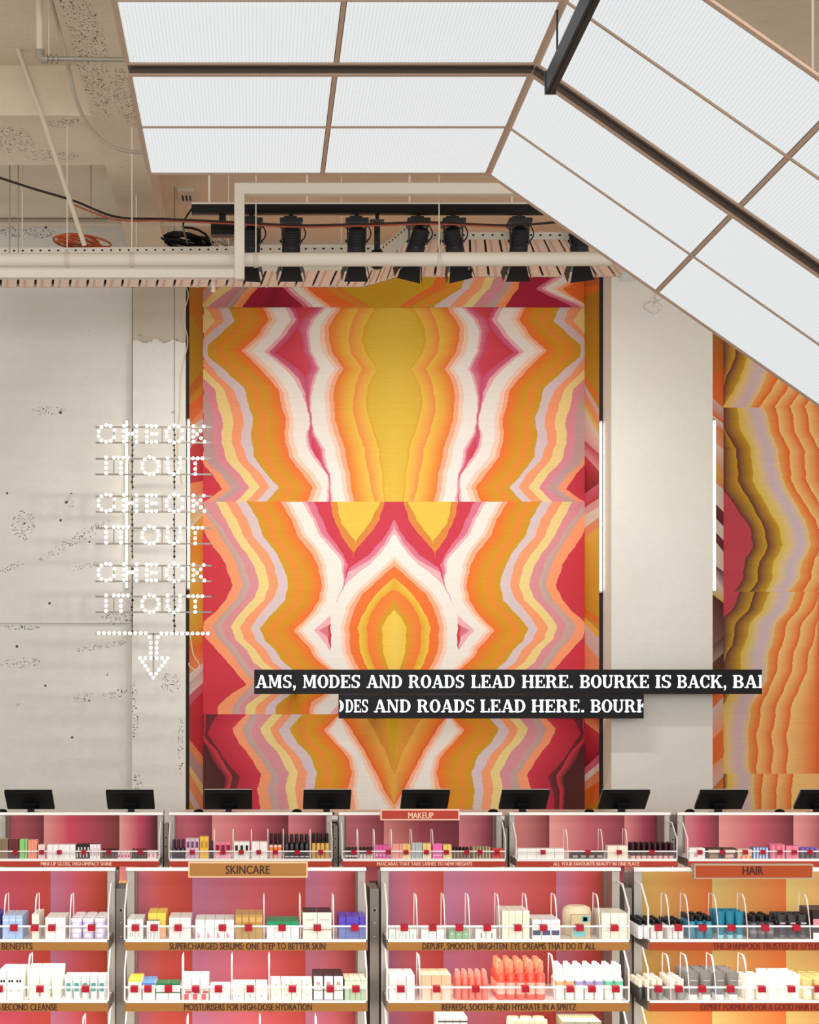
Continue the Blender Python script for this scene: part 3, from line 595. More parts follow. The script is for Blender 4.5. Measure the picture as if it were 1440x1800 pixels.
# pipes and duct
Yp = 15.35
pp = empty('pipe', (X(500, Yp), Yp, Zh(457, Yp)), 'long white pipe running across under the spotlights', 'pipe')
b = MB(); b.tube([P(-80, 457.5, Yp), P(1075, 455, Yp)], .062, M_WP, 14); b.build('pipe_run', pp)
for px in (118, 232, 450, 772):
    b = MB(); c0 = P(px, 457, Yp); b.tube([c0 - Vector((.02, 0, 0)), c0 + Vector((.02, 0, 0))], .068, M_WP2, 14)
    b.tube([c0 + Vector((0, 0, .06)), (c0.x, Yp, HS)], .006, M_WP, 6); b.build('pipe_hanger', pp)
Yd = 15.1; w2 = 9 * Yd / F
dt = MB()
def dbox(xa, xb_, ya, yb_): dt.box(X(xa, Yd), X(xb_, Yd), Yd - w2, Yd + w2, Zh(yb_, Yd), Zh(ya, Yd), M_WP)
dbox(-80, 412, 474, 490); dbox(412, 430, 341, 492); dbox(412, 940, 323, 343)
o = dt.build('duct', bevel=.012); tag(o, 'white square duct that steps up beside the spotlight rail', 'duct')
# conduits on the left
M_CON = mat('cfc2ae', .5)
def Pc(px, py, H=5.55): Y = H * F / (VY - py); return P(px, py, Y)
pipe_thing('conduit', [P(-2, -10, 14.6), P(80, 222, 14.9), P(149, 432, 15.2)], .022, 'thin straight cream conduit slanting down across the left ceiling', 'conduit', M_CON)
Yg = 12.95
cp = empty('pipe', (X(70, Yg), Yg, Zh(104, Yg)), 'small galvanised pipe with elbow and fittings beside the canopy corner', 'pipe')
M_GAL = mat('9b9488', .45, .3)
MB().tube([P(69, -12, Yg), P(70, 92, Yg)], .028, M_CON, 10).build('drop_pipe', cp)
MB().tube([P(70, 103, Yg), P(228, 105, Yg)], .018, M_GAL, 10).build('branch_pipe', cp)
b = MB(); b.tube([P(70, 88, Yg), P(70, 99, Yg), P(75, 104, Yg), P(84, 104, Yg)], .034, M_GAL, 10); b.build('elbow', cp)
for px in (88, 97): MB().tube([P(px, 104, Yg), P(px + 4, 104, Yg)], .036, M_GAL, 10).build('collar', cp)
MB().tube([P(86, 100, Yg), P(86, -10, Yg)], .005, M_CON, 5).build('hanger_rod', cp)
def bez(pts, n=8):
    out = []; pts = [Vector(p) for p in pts]
    for i in range(len(pts) - 1):
        p0 = pts[max(i - 1, 0)]; p1 = pts[i]; p2 = pts[i + 1]; p3 = pts[min(i + 2, len(pts) - 1)]
        for k in range(n):
            t = k / n; out.append(.5 * ((2 * p1) + (p2 - p0) * t + (2 * p0 - 5 * p1 + 4 * p2 - p3) * t * t + (3 * p1 - p0 - 3 * p2 + p3) * t ** 3))
    out.append(pts[-1]); return out
pipe_thing('cable', bez([P(88, -8, 13.2), P(106, 60, 13.2), P(123, 130, 13.2), P(133, 172, 13.2), P(152, 216, 13.1), P(182, 248, 13.0), P(215, 264, 13.0), P(250, 268, 13.0)]), .014, 'grey cable looping down beside the long concrete beam to the canopy', 'cable', mat('a79c8d', .5), 8)
pipe_thing('cable', bez([P(-8, 310, 15.6), P(60, 332, 15.6), P(130, 353, 15.6), P(204, 381, 15.6), P(290, 385, 15.6), P(420, 391, 15.6), P(520, 396, 15.6), P(640, 394, 15.6), P(760, 391, 15.6), P(890, 396, 15.6), P(1010, 388, 15.6)]), .011, 'black cable sagging from the left ceiling past the spotlights', 'cable', mat('2c2320', .5), 7)
pipe_thing('cable', bez([P(120, 356, 15.6), P(204, 386, 15.6), P(290, 388, 15.6), P(420, 394, 15.6), P(520, 399, 15.6), P(640, 397, 15.6), P(760, 394, 15.6), P(890, 399, 15.6)]), .008, 'thin red cable sagging beside the black cable over the spotlights', 'cable', mat('a8503c', .5), 6)
pipe_thing('conduit', [P(-10, 387, 19.85), P(190, 387, 19.85)], .02, 'grey conduit fixed along the top of the left wall', 'conduit', mat('b3a794', .5))
pipe_thing('conduit', [P(-10, 394, 18.6), P(415, 394, 18.6)], .022, 'cream conduit crossing below the long beam', 'conduit', M_CON)
for i, (px, y0, y1, Y, lb_) in enumerate(((17, 294, 450, 17.2, 'thin threaded rod near the left edge above the tray'), (32, 310, 450, 17.2, 'thin threaded rod beside the first at the left edge'), (160, 294, 385, 17.6, 'thin threaded rod left of the long beam'), (118, 330, 457, 17.3, 'thin threaded rod behind the slanting conduit'))):
    pipe_thing('threaded_rod', [P(px, y1, Y), (X(px, Y), Y, HS)], .006, lb_, 'rod', mat('a59b8c', .5), 5)
# cable heaps lying in the tray
def heap(cx, cy, Y, rx, rz, n, r, m, label):
    b = MB(); c0 = P(cx, cy, Y)
    for i in range(n):
        a = random.uniform(0, 6.3); pts = []
        ex, ez = rx * random.uniform(.55, 1), rz * random.uniform(.4, 1); ox = random.uniform(-.3, .3) * rx; tl = random.uniform(-.3, .3)
        for k in range(15):
            t = a + k * .42; pts.append(c0 + Vector((ox + ex * math.cos(t), .12 * math.sin(t * 1.3), max(-.01, .02 + ez * (.5 + .5 * math.sin(t)) + tl * ex * math.cos(t) * .3))))
        b.tube(pts, r, m, 5)
    o = b.build('cable_coil'); tag(o, label, 'cable coil')
heap(330, 434, 17.7, .24, .16, 12, .012, mat('141416', .5), 'tangle of black cable heaped on the tray beside the spotlight rail')
heap(142, 434, 17.7, .28, .09, 8, .011, mat('cf6a42', .5), 'loose coil of orange cable lying on the left tray')
heap(392, 433, 17.7, .12, .1, 4, .008, mat('cfc4b2', .5), 'small coil of pale cable between the black tangle and the duct')
jb = MB(); jb.box(X(315, 20.9), X(341, 20.9), 20.85, 21.0, Zh(440, 20.9), Zh(400, 20.9), M_WP2)
# junction plate on the slab
q = P(328, 342, HS and (HS - CAMH) * F / (VY - 342))
j = MB(); j.box(q.x - .09, q.x + .09, q.y - .25, q.y + .25, HS - .04, HS + .005, M_WP2)
for dx in (-.04, 0, .04): j.box(q.x + dx - .008, q.x + dx + .008, q.y - .1, q.y + .1, HS - .045, HS - .038, M_SLG)
o = j.build('junction_box'); tag(o, 'small cream junction box with slots on the ceiling above the mural corner', 'junction box')

# spotlight rail with seven heads
Yr = 15.85
rail = empty('track_rail', (X(640, Yr), Yr, Zh(368, Yr)), 'long black lighting rail above the mural, carrying the theatre spotlights', 'track')
MB().box(X(337, Yr), X(1100, Yr), Yr - .03, Yr + .03, Zh(377, Yr), Zh(360.5, Yr), M_BLK2).build('rail', rail)
MB().box(X(337, Yr), X(1100, Yr), Yr - .034, Yr + .034, Zh(360.5, Yr), Zh(357.5, Yr), M_WP).build('top_strip', rail)
for px in (368, 540, 720, 900, 1080): MB().tube([P(px, 358, Yr), (X(px, Yr), Yr, HS)], .012, M_WP, 6).build('hanger_rod', rail)
MB().tube(bez([P(338, 366, Yr - .04), P(326, 384, Yr - .04), P(322, 400, Yr), P(330, 428, 17.5)]), .009, M_BLK2, 6).build('power_lead', rail)
g = MB(); g.box(X(371, Yr), X(414, Yr), Yr - .06, Yr + .06, Zh(415, Yr), Zh(394, Yr), M_BLK2); g.box(X(385, Yr), X(397, Yr), Yr - .02, Yr + .02, Zh(394, Yr), Zh(377, Yr), M_BLK2)
o = g.build('driver_box', bevel=.004); tag(o, 'black driver box hanging at the left end of the spotlight rail', 'driver')
g = MB(); g.box(X(658, Yr), X(668, Yr), Yr - .02, Yr + .02, Zh(446, Yr), Zh(392, Yr), M_BLK2); g.box(X(650, Yr), X(675, Yr), Yr - .03, Yr + .03, Zh(392, Yr), Zh(387, Yr), M_BLKF)
g.box(X(660, Yr), X(666, Yr), Yr - .02, Yr + .02, Zh(387, Yr), Zh(376.5, Yr), M_BLK2); g.lathe(P(663, 473, Yr), [(.03, 0), (.07, .03), (.075, .12), (.05, .17)], M_BLK2, 12)
o = g.build('spotlight'); tag(o, 'slim black spotlight stem between the second and third theatre spotlights', 'spotlight')
M_LENS = mat('2b2b2e', .15, .3)
def spot(px, roll, label, target, power, yaw=0):
    t = empty('spotlight', tuple(P(px, 400, Yr)), label, 'spotlight', 'theatre spotlights on the black rail')
    u = Yr / F; x0, z0 = X(px, Yr), Zh(400, Yr)
    b = MB(); b.box(x0 - 4 * u, x0 + 4 * u, Yr - .025, Yr + .025, z0 + 12 * u, z0 + 23.2 * u, M_BLK2); b.box(x0 - 13 * u, x0 + 10 * u, Yr - .03, Yr + .03, z0 + 17 * u, z0 + 19 * u, M_BLKF)
    b.build('clamp', t)
    b = MB(); w0, w1 = 20 * u, 16 * u
    b.hexa([(x0 - w1, Yr - .1, z0 + 1 * u), (x0 + w1, Yr - .1, z0 + 1 * u), (x0 + w1, Yr + .1, z0 + 1 * u), (x0 - w1, Yr + .1, z0 + 1 * u),
            (x0 - w0, Yr - .11, z0 + 5 * u), (x0 + w0, Yr - .11, z0 + 5 * u), (x0 + w0, Yr + .11, z0 + 5 * u), (x0 - w0, Yr + .11, z0 + 5 * u)], M_BLKF)
    b.box(x0 - w0, x0 + w0, Yr - .11, Yr + .11, z0 + 5 * u, z0 + 12 * u, M_BLK); b.build('gear_box', t, bevel=.003)
    for s in (-1, 1):
        b = MB(); b.box(x0 + s * 16 * u - .006, x0 + s * 16 * u + .006, Yr - .02, Yr + .02, z0 - 30 * u, z0 + 2 * u, M_BLKF)
        b.tube([(x0 + s * 15 * u, Yr, z0 - 24 * u), (x0 + s * 20 * u, Yr, z0 - 24 * u)], .014, M_BLK, 8); b.build('yoke_arm', t)
    # body : ribbed can, leaning towards the wall and a little sideways
    R = Matrix.Rotation(math.radians(35), 3, 'X') @ Matrix.Rotation(math.radians(roll), 3, 'Y')
    c0 = Vector((x0, Yr, z0 - 24 * u))
    def tr(mb):
        mb.v = [tuple(c0 + R @ Vector(p)) for p in mb.v]; return mb
    prof = [(.05, .125), (.078, .11)]
    for i in range(6): z = .10 - i * .022; prof += [(.082, z), (.072, z - .005), (.072, z - .016)]
    prof += [(.084, -.04), (.088, -.17), (.08, -.175)]
    tr(MB().lathe((0, 0, 0), prof, M_BLK, 16)).build('lamp_body', t)
    tr(MB().lathe((0, 0, -.172), [(.074, 0), (.074, .004)], mat('fff1dd', .3, 0, 1.0), 16)).build('lens', t)
    b = MB(); 
    for k in range(4):
        a = math.pi / 2 * k; ca, sa = math.cos(a), math.sin(a); 
        def rp(x, y, z): return (x * ca - y * sa, x * sa + y * ca, z)
        b.prism([rp(-.065, -.085, -.17), rp(.065, -.085, -.17), rp(.112, -.135, -.34), rp(-.112, -.135, -.34)], rp(0, .004, 0), M_BLK2)
    tr(b).build('barn_doors', t)
    cb_ = MB(); cb_.tube(bez([(x0 + 18 * u, Yr, z0 + 6 * u), (x0 + 25 * u, Yr, z0 - 8 * u), (x0 + 22 * u, Yr, z0 - 20 * u), (x0 + 12 * u, Yr + .02, z0 - 25 * u)], 5), .006, M_BLK2, 5); cb_.build('flex_lead', t)
    l = bpy.data.lights.new('spot_beam', 'SPOT'); l.energy = power; l.color = (1, .965, .91); l.spot_size = math.radians(100); l.spot_blend = 1; l.shadow_soft_size = .07
    lo = bpy.data.objects.new('spot_beam', l); COL.objects.link(lo); lo.parent = t
    p0 = c0 + R @ Vector((0, 0, -.24)); lo.location = p0 - t.location
    lo.rotation_euler = (Vector(target) - p0).to_track_quat('-Z', 'Y').to_euler()
for px, roll, nm, tx in ((442, 4, 'leftmost black theatre spotlight, half behind the vertical duct', 420), (512, 0, 'black theatre spotlight second from left, above the crimson patch of the mural top', 520),
                         (627, 0, 'black theatre spotlight third from left, just left of the tray bend', 620), (735, 14, 'black theatre spotlight fourth from left, tilted over the gold centre', 700),
                         (797, -14, 'black theatre spotlight fifth from left, tilted the other way', 800), (913, 0, 'black theatre spotlight second from right, standing clear', 900),
                         (1018, -8, 'rightmost black theatre spotlight, mostly hidden by the canopy edge', 1000)):
    spot(px, roll, nm, P(tx, 1000, YM), 120)
sh = MB(); sh.lathe(P(1103, 492, 14.6), [(.085, 0), (.05, .05), (.025, .12)], mat('cfe0e0', .3), 12); sh.tube([P(1103, 468, 14.6), (X(1103, 14.6), 14.6, HS)], .008, M_WP, 5)
o = sh.build('pendant_lamp'); tag(o, 'small pale pendant lamp peeping from under the canopy edge above the plain pier', 'lamp')
nz = MB(); nz.tube([P(375, 497, 17.7), P(375, 508, 17.7)], .022, M_WP, 8); nz.lathe(P(375, 514, 17.7), [(.008, 0), (.03, .015), (.012, .04)], M_WP, 8); nz.tube([P(375, 497, 17.7), P(375, 470, 17.7)], .01, M_WP, 6)
o = nz.build('sprinkler_head'); tag(o, 'small white sprinkler head hanging below the tray over the mural corner', 'sprinkler')
nz2 = copy_thing(o, P(712, 492, 17.2) , None); nz2['label'] = 'small white sprinkler head hanging beside the tray bend'

# ------------------------------------------------------------------ bulb sign
YB = 18.6; z7 = 1440 / 260
G_C = [(258,152),(300,158),(340,198),(335,270),(300,305),(258,313),(212,300),(185,260),(185,212),(212,170)]
G_H = [(432,157),(432,210),(432,262),(432,310),(553,157),(553,210),(553,262),(553,313),(475,235),(515,235)]
G_E = [(655,160),(700,160),(745,160),(655,212),(705,237),(745,237),(655,265),(655,313),(700,313),(745,313)]
G_C2 = [(918,155),(962,165),(1000,200),(1000,275),(965,310),(918,320),(875,305),(848,262),(848,215),(875,175)]
G_K = [(1108,160),(1108,212),(1108,265),(1108,313),(1145,240),(1178,205),(1208,163),(1182,278),(1215,313)]
G_IT = [(258,467),(258,520),(258,568),(258,620),(333,468),(378,468),(425,468),(470,468),(402,520),(402,570),(402,620)]
G_O = [(680,465),(725,475),(760,508),(770,550),(757,595),(722,625),(680,630),(637,615),(610,572),(610,525),(635,485)]
G_U = [(857,470),(857,520),(857,570),(875,612),(915,630),(960,612),(978,570),(978,520),(978,472)]
G_T = [(1060,475),(1105,475),(1150,475),(1195,475),(1125,525),(1125,578),(1125,628)]
CHK = [(x, y - 238) for x, y in G_C + G_H + G_E + G_C2 + G_K]; ITO = [(x, y - 547) for x, y in G_IT + G_O + G_U + G_T]
M_BULB = mat('fffaf0', .4, 0, 2.0); M_RAIL = mat('8d8880', .45, .3); M_SOCK = mat('e8e2d6', .5)
BULB = MB(); BULB.ball((0, 0, 0), .0195, M_BULB, 10, 6)
bulb0 = None
def bulbs(parent, pts, oy):
    global bulb0
    for (x, y) in pts:
        p = P(140 + x / z7, oy + y / z7, YB - .03)
        if bulb0 is None:
            BULB.v = [tuple(Vector(v) + p) for v in BULB.v]; bulb0 = BULB.build('bulb', parent)
            # recentre
            for v in bulb0.data.vertices: v.co -= (p - worg(parent))
            bulb0.location = p - worg(parent)
        else:
            o = bulb0.copy(); COL.objects.link(o); o.parent = parent; o.location = p - worg(parent)
def rail_(parent, y):
    b = MB(); b.box(X(168, YB), X(372, YB), YB, YB + .015, Zh(y + 1.6, YB), Zh(y - 1.4, YB), M_RAIL); b.build('rail', parent)
def hang(parent, y0, y1):
    for px in (232.5, 306.5):
        b = MB(); b.tube([P(px, y1, YB + .02), P(px, y0, YB + .02)], .006, mat('38332c', .5), 6)
        k = int((y1 - y0) / 9)
        for i in range(k): b.ball(P(px + random.uniform(-.8, .8), y0 + (i + .5) * (y1 - y0) / k, YB + .02), random.uniform(.008, .016), mat('38332c', .5), 6, 4)
        b.build('supply_chain', parent)
names = ['topmost CHECK row of the hanging bulb sign, white round bulbs on two rails', 'upper IT OUT row of the hanging bulb sign, directly under the topmost CHECK',
         'middle CHECK row of the hanging bulb sign, third line down', 'middle IT OUT row of the hanging bulb sign, fourth line down',
         'lowest CHECK row of the hanging bulb sign, fifth line down', 'lowest IT OUT row of the hanging bulb sign, just above the bulb line and arrow']
for i, yc in enumerate((763, 818.6, 884.7, 940.6, 1006.6, 1061)):
    t = empty('bulb_sign', tuple(P(270, yc + 15, YB)), names[i], 'sign', None)
    bulbs(t, CHK if i % 2 == 0 else ITO, yc)
    for dy in (-12.5, 15): rail_(t, yc + dy)
    for px in (200, 285, 345): b = MB(); b.box(X(px - 1, YB), X(px + 1, YB), YB + .015, YB + .025, Zh(yc + 15, YB), Zh(yc - 12.5, YB), M_RAIL); b.build('stay', t)
    if i == 0:
        b = MB()
        for px in (232.5, 306.5): b.tube([P(px, yc - 12, YB + .02), (X(px, YB), YB + .03, CAMH + 5.19 if px < 300 else HS)], .004, mat('5a5248', .5), 5)
        b.build('suspension_wire', t)
    if i < 5: hang(t, yc - 12, yc + 42)
    else: hang(t, yc - 12, yc + 12)
t = empty('bulb_sign', tuple(P(270, 1192, YB)), 'bottom piece of the bulb sign, a line of bulbs ending in a down arrow', 'sign')
ar = [(185 + i * 51, 848) for i in range(10)] + [(797 + i * 50.3, 850) for i in range(10)] + [(682,885),(760,885),(693,940),(750,940),(693,990),(750,990),(693,1040),(750,1040),(588,1090),(640,1090),(693,1090),(750,1090),(803,1090),(857,1090),(612,1128),(638,1165),(665,1203),(692,1242),(718,1280),(830,1128),(803,1165),(773,1203),(747,1242)]
bulbs(t, ar, 960); rail_(t, 1114); hang(t, 1068, 1114)
b = MB(); b.box(X(268.5, YB), X(271, YB), YB, YB + .012, Zh(1189, YB), Zh(1114, YB), M_RAIL); b.box(X(246, YB), X(295, YB), YB, YB + .012, Zh(1158, YB), Zh(1156, YB), M_RAIL); b.build('stay', t)
for i, pts in enumerate(([(325,500),(331,520),(322,560),(330,600),(318,660),(316,720),(312,790),(320,850)], [(334,1115),(340,1150),(350,1168),(345,1178),(334,1172),(332,1165)])):
    pipe_thing('cable', bez([P(a, b_, 19.79) for a, b_ in pts], 6), .006, ['thin pale wire trailing down the right edge of the concrete column', 'thin yellowish wire loop hanging over the mural edge beside the arrow'][i], 'cable', mat('d8cfa8', .5), 5)

# ------------------------------------------------------------------ slab-serif lettering for the message screens
def R_(x0, y0, x1, y1): return [(x0, y0), (x1, y0), (x1, y1), (x0, y1)]
def ringp(cx, cy, rx, ry, ix, iy, a0, a1, n=14):
    out = []
    for i in range(n):
        t0 = math.radians(a0 + (a1 - a0) * i / n); t1 = math.radians(a0 + (a1 - a0) * (i + 1) / n)
        out.append([(cx + rx * math.cos(t0), cy + ry * math.sin(t0)), (cx + rx * math.cos(t1), cy + ry * math.sin(t1)), (cx + ix * math.cos(t1), cy + iy * math.sin(t1)), (cx + ix * math.cos(t0), cy + iy * math.sin(t0))])
    return out
T, h_ = .2, .085
def stem(x, t=T, s=.07, y0=0, y1=1, top=True, bot=True):
    o = [R_(x, y0, x + t, y1)]
    if top: o.append(R_(x - s, y1 - h_, x + t + s, y1))
    if bot: o.append(R_(x - s, y0, x + t + s, y0 + h_))
    return o
GL = {
 'I': (.42, stem(.11)),
 'L': (.72, stem(.08) + [R_(.28, 0, .68, h_), R_(.6, 0, .68, .32)]),
 'E': (.76, stem(.08) + [R_(.28, 0, .72, h_), R_(.64, 0, .72, .28), R_(.28, 1 - h_, .7, 1), R_(.62, .74, .7, 1), R_(.28, .46, .52, .54), R_(.46, .36, .52, .64)]),
 'H': (.92, stem(.08) + stem(.62) + [R_(.28, .46, .62, .54)]),
 'D': (.84, stem(.08) + [R_(.28, 0, .42, h_), R_(.28, 1 - h_, .42, 1)] + ringp(.4, .5, .4, .5, .2, .5 - h_, -90, 90)),
 'O': (.82, ringp(.41, .5, .4, .52, .19, .44, 0, 360, 26)),
 'C': (.78, ringp(.41, .5, .4, .52, .19, .44, 42, 318, 22) + [R_(.66, .66, .73, 1), R_(.62, .66, .73, .74), R_(.64, .1, .72, .32)]),
 'B': (.8, stem(.08) + [R_(.28, 0, .42, h_), R_(.28, 1 - h_, .42, 1), R_(.28, .47, .42, .55)] + ringp(.4, .75, .33, .26, .14, .18, -90, 90, 9) + ringp(.4, .26, .37, .29, .17, .2, -90, 90, 9)),
 'R': (.9, stem(.08) + [R_(.28, 1 - h_, .42, 1), R_(.28, .45, .42, .53)] + ringp(.4, .74, .35, .27, .15, .19, -90, 90, 9) + [[(.42, .5), (.6, .5), (.78, .08), (.6, .0)], R_(.66, 0, .88, h_)]),
 'P': (.8, stem(.08)), 
 'U': (.86, stem(.08, T, .07, .28, 1, True, False) + stem(.64, .1, .09, .28, 1, True, False) + ringp(.41, .3, .33, .32, .13, .23, 180, 360, 12)),
 'N': (.92, stem(.1, .09, .08, bot=True) + stem(.7, .09, .08, bot=False) + [[(.08, 1), (.28, 1), (.79, 0), (.6, 0)]]),
 'M': (1.06, stem(.1, .09, .08) + stem(.76, T, .06) + [[(.1, 1), (.28, 1), (.57, .1), (.44, .1)], [(.44, .1), (.57, .1), (.8, 1), (.7, 1)]]),
 'A': (.92, [[(.1, 0), (.19, 0), (.5, 1), (.38, 1)], [(.38, 1), (.56, 1), (.86, 0), (.65, 0)], R_(.24, .27, .66, .35), R_(0, 0, .29, h_), R_(.56, 0, .94, h_)]),
 'K': (.94, stem(.08) + [[(.28, .36), (.28, .5), (.66, .96), (.76, .96)], [(.36, .54), (.5, .66), (.86, .06), (.66, .04)], R_(.56, 1 - h_, .88, 1), R_(.56, 0, .94, h_)]),
 'S': (.7, ringp(.35, .75, .31, .27, .12, .19, 35, 270, 12) + ringp(.35, .26, .31, .28, .12, .19, -145, 90, 12) + [R_(.58, .7, .65, 1), R_(.04, 0, .11, .3), [(.3, .47), (.46, .53), (.5, .5), (.3, .56)]]),
 '.': (.3, [R_(.06, 0, .24, .18)]), ',': (.3, [R_(.06, 0, .24, .18), [(.14, .02), (.24, .02), (.16, -.2), (.08, -.2)]]),
}
def clip(poly, xa, xb_):
    for side, lim in ((1, xa), (-1, xb_)):
        out = []
        for i in range(len(poly)):
            p, q = poly[i - 1], poly[i]; ip, iq = side * (p[0] - lim) >= 0, side * (q[0] - lim) >= 0
            if ip != iq: t = (lim - p[0]) / (q[0] - p[0]); out.append((lim, p[1] + t * (q[1] - p[1])))
            if iq: out.append(q)
        poly = out
        if len(poly) < 3: return None
    return poly
M_LED = mat('eaf6ff', .5, 0, 1.35)
def message(name, parent, words, ytop, ybot, x_lo, x_hi, Y):
    mb = MB()
    for w, xs, xe in words:
        adv = [GL[c][0] for c in w]; tot = sum(adv) - .04; k = (xe - xs) / tot; x = xs
        for c, a in zip(w, adv):
            for poly in GL[c][1]:
                pl = clip([(x + (px * .95 + .02) * k, py) for px, py in poly], x_lo, x_hi)
                if not pl: continue
                pts = [P(px, ybot + (ytop - ybot) * py, Y) for px, py in pl]
                nrm = (pts[1] - pts[0]).cross(pts[2] - pts[1])
                if nrm.y > 0: pts = pts[::-1]
                mb.face(pts, M_LED)
            x += a * k
    mb.build(name, parent)
YT = 19.2; M_SCR = mat('151417', .5); M_SCRF = mat('0c0c0d', .4)
def ticker(x0, x1, y0, y1, words, lab):
    t = empty('message_screen', tuple(P((x0 + x1) / 2, y1, YT)), lab, 'screen')
    MB().box(X(x0, YT), X(x1, YT), YT, YT + .12, Zh(y1, YT), Zh(y0, YT), M_SCRF).build('case', t, bevel=.004)
    MB().box(X(x0 + .8, YT), X(x1 - .8, YT), YT - .003, YT + .01, Zh(y1 - 2.2, YT), Zh(y0 + 2.2, YT), M_SCR).build('display_face', t)
    yb = y1 - 11; message('message_text', t, words, yb - 22, yb, x0 + 1, x1 - 1, YT - .006)
    for px in (x0 + 80, x1 - 60):
        Yw = 20.93 if (px < 1028 or px > 1272) else 19.5
        if 1028 < px < 1075: continue
        MB().box(X(px, YT) - .03, X(px, YT) + .03, YT + .11, Yw, Zh(y1 - 8, YT), Zh(y0 + 8, YT), M_SCRF).build('wall_bracket', t)
ticker(447, 1340, 1177, 1220, [('AMS,', 449, 520), ('MODES', 532, 633), ('AND', 644, 707), ('ROADS', 718, 816), ('LEAD', 828, 905), ('HERE.', 917, 1007), ('BOURKE', 1019, 1141), ('IS', 1151, 1180), ('BACK,', 1190, 1277), ('BAB', 1288, 1352)],
       'long black message screen across mural and pier, upper of the two, ending in BAB')
ticker(596, 1132, 1220.2, 1263, [('O', 582, 604), ('DES', 607, 647), ('AND', 657, 722), ('ROADS', 733, 834), ('LEAD', 844, 924), ('HERE.', 934, 1027), ('BOURK', 1038, 1141)],
       'shorter black message screen, lower of the two, ending in BOUR')

# ------------------------------------------------------------------ tills
YC = 17.24; zc = Zh(1430.5, YC)
cnt = empty('checkout_counter', (1.4, 17.5, 0), 'long white checkout counter behind the product shelves', 'counter')
MB().box(X(300, 17.0), 9.5, 16.95, 17.95, zc - .04, zc, mat('efe9df', .3)).build('worktop', cnt, bevel=.004)
MB().box(X(300, 17.0) + .02, 9.45, 17.05, 17.9, 0, zc - .04, mat('cfc6bb', .6)).build('base_cabinet', cnt)
# the left two tills stand on a counter of their own
cnt2 = empty('checkout_counter', (-2.5, 17.5, 0), 'left end section of the white checkout counter in front of bare concrete', 'counter')
MB().box(-6, X(281, 17.0), 16.95, 17.95, zc - .04, zc, mat('efe9df', .3)).build('worktop', cnt2, bevel=.004)
MB().box(-5.95, X(281, 17.0) - .02, 17.05, 17.9, 0, zc - .04, mat('cfc6bb', .6)).build('base_cabinet', cnt2)
M_MB = mat('101013', .45); M_MF = mat('b9b7b2', .4); M_MS = mat('1b1b1f', .5)
mon = empty('till_monitor', (0, YC, zc), '', 'monitor', 'till monitors on the checkout counter')
u = YC / F
tilt = math.radians(53); wm = 83 * u; hm = .305
Rm = Matrix.Rotation(tilt, 3, 'X')
def monp(mb, z0=.06):
    mb.v = [tuple(Vector((0, YC, zc + z0)) + Rm @ Vector(p)) for p in mb.v]; return mb
# screen leans back over its foot: its top comes towards the camera, we see its back
monp(MB().box(-wm / 2, wm / 2, -.02, .015, 0, hm, M_MB)).build('screen_housing', mon, bevel=.006)
monp(MB().box(-wm / 2 + .002, wm / 2 - .002, .012, .022, .002, hm + .004, M_MF)).build('screen_bezel', mon)
monp(MB().box(-wm / 2 + .015, wm / 2 - .015, .021, .025, .015, hm - .012, mat('20242a', .1))).build('display_face', mon)
b = MB(); b.prism([(-.062, -.021, .12), (-.055, -.021, .06), (-.03, -.021, .028), (.03, -.021, .028), (.055, -.021, .06), (.062, -.021, .12)], (0, -.02, 0), M_MS); monp(b).build('hinge_cover', mon)
MB().box(-.03, .03, YC - .06, YC + .03, zc + .0, zc + .11, M_MS).build('stand_neck', mon, bevel=.003)
MB().box(-.075, .075, YC - .12, YC + .1, zc, zc + .015, M_MS).build('stand_foot', mon, bevel=.004)
ml = ['till monitor nearest the left edge, in front of bare concrete', 'till monitor in front of the concrete column base', 'till monitor at the left end of the mural, before its dark crimson corner', 'till monitor left of the MAKEUP header, before pale stripes',
      'till monitor directly above the MAKEUP header', 'till monitor right of the MAKEUP header, before crimson stripes', 'till monitor at the left side of the plain pier', 'till monitor between plain pier and second mural', 'till monitor cut by the right edge of the photo']
mx = [55, 231, 402, 574, 745, 918, 1092, 1262, 1436]
for i, px in enumerate(mx):
    o = mon if i == 0 else copy_thing(mon, (0, 0, 0))
    o.location = (X(px, YC), YC, zc); o['label'] = ml[i]
sc0 = empty('card_reader', (0, 16.99, zc), '', 'card reader', 'small card readers on the checkout counter')
YK = 17.02
b = MB(); b.box(-.05, .05, YK - .05, YK + .05, zc, zc + .02, M_MS); b.build('base', sc0, bevel=.003)
b = MB(); b.lathe((0, YK, zc + .02), [(.052, 0), (.05, .018), (.036, .036), (.01, .042)], M_MB, 14); b.build('cover', sc0)
for i, px in enumerate((4, 349, 522, 867, 1036, 1213, 1371)):
    o = sc0 if i == 0 else copy_thing(sc0, (0, 0, 0)); o.location = (X(px, YK), 16.99, zc)
    o['label'] = 'small black card reader, ' + ['at the left edge of the photo', 'at the left foot of the mural', 'beside the monitor left of the MAKEUP header', 'right of the MAKEUP header', 'at the right foot of the mural', 'beside the monitor between pier and second mural', 'beside the rightmost monitor'][i]
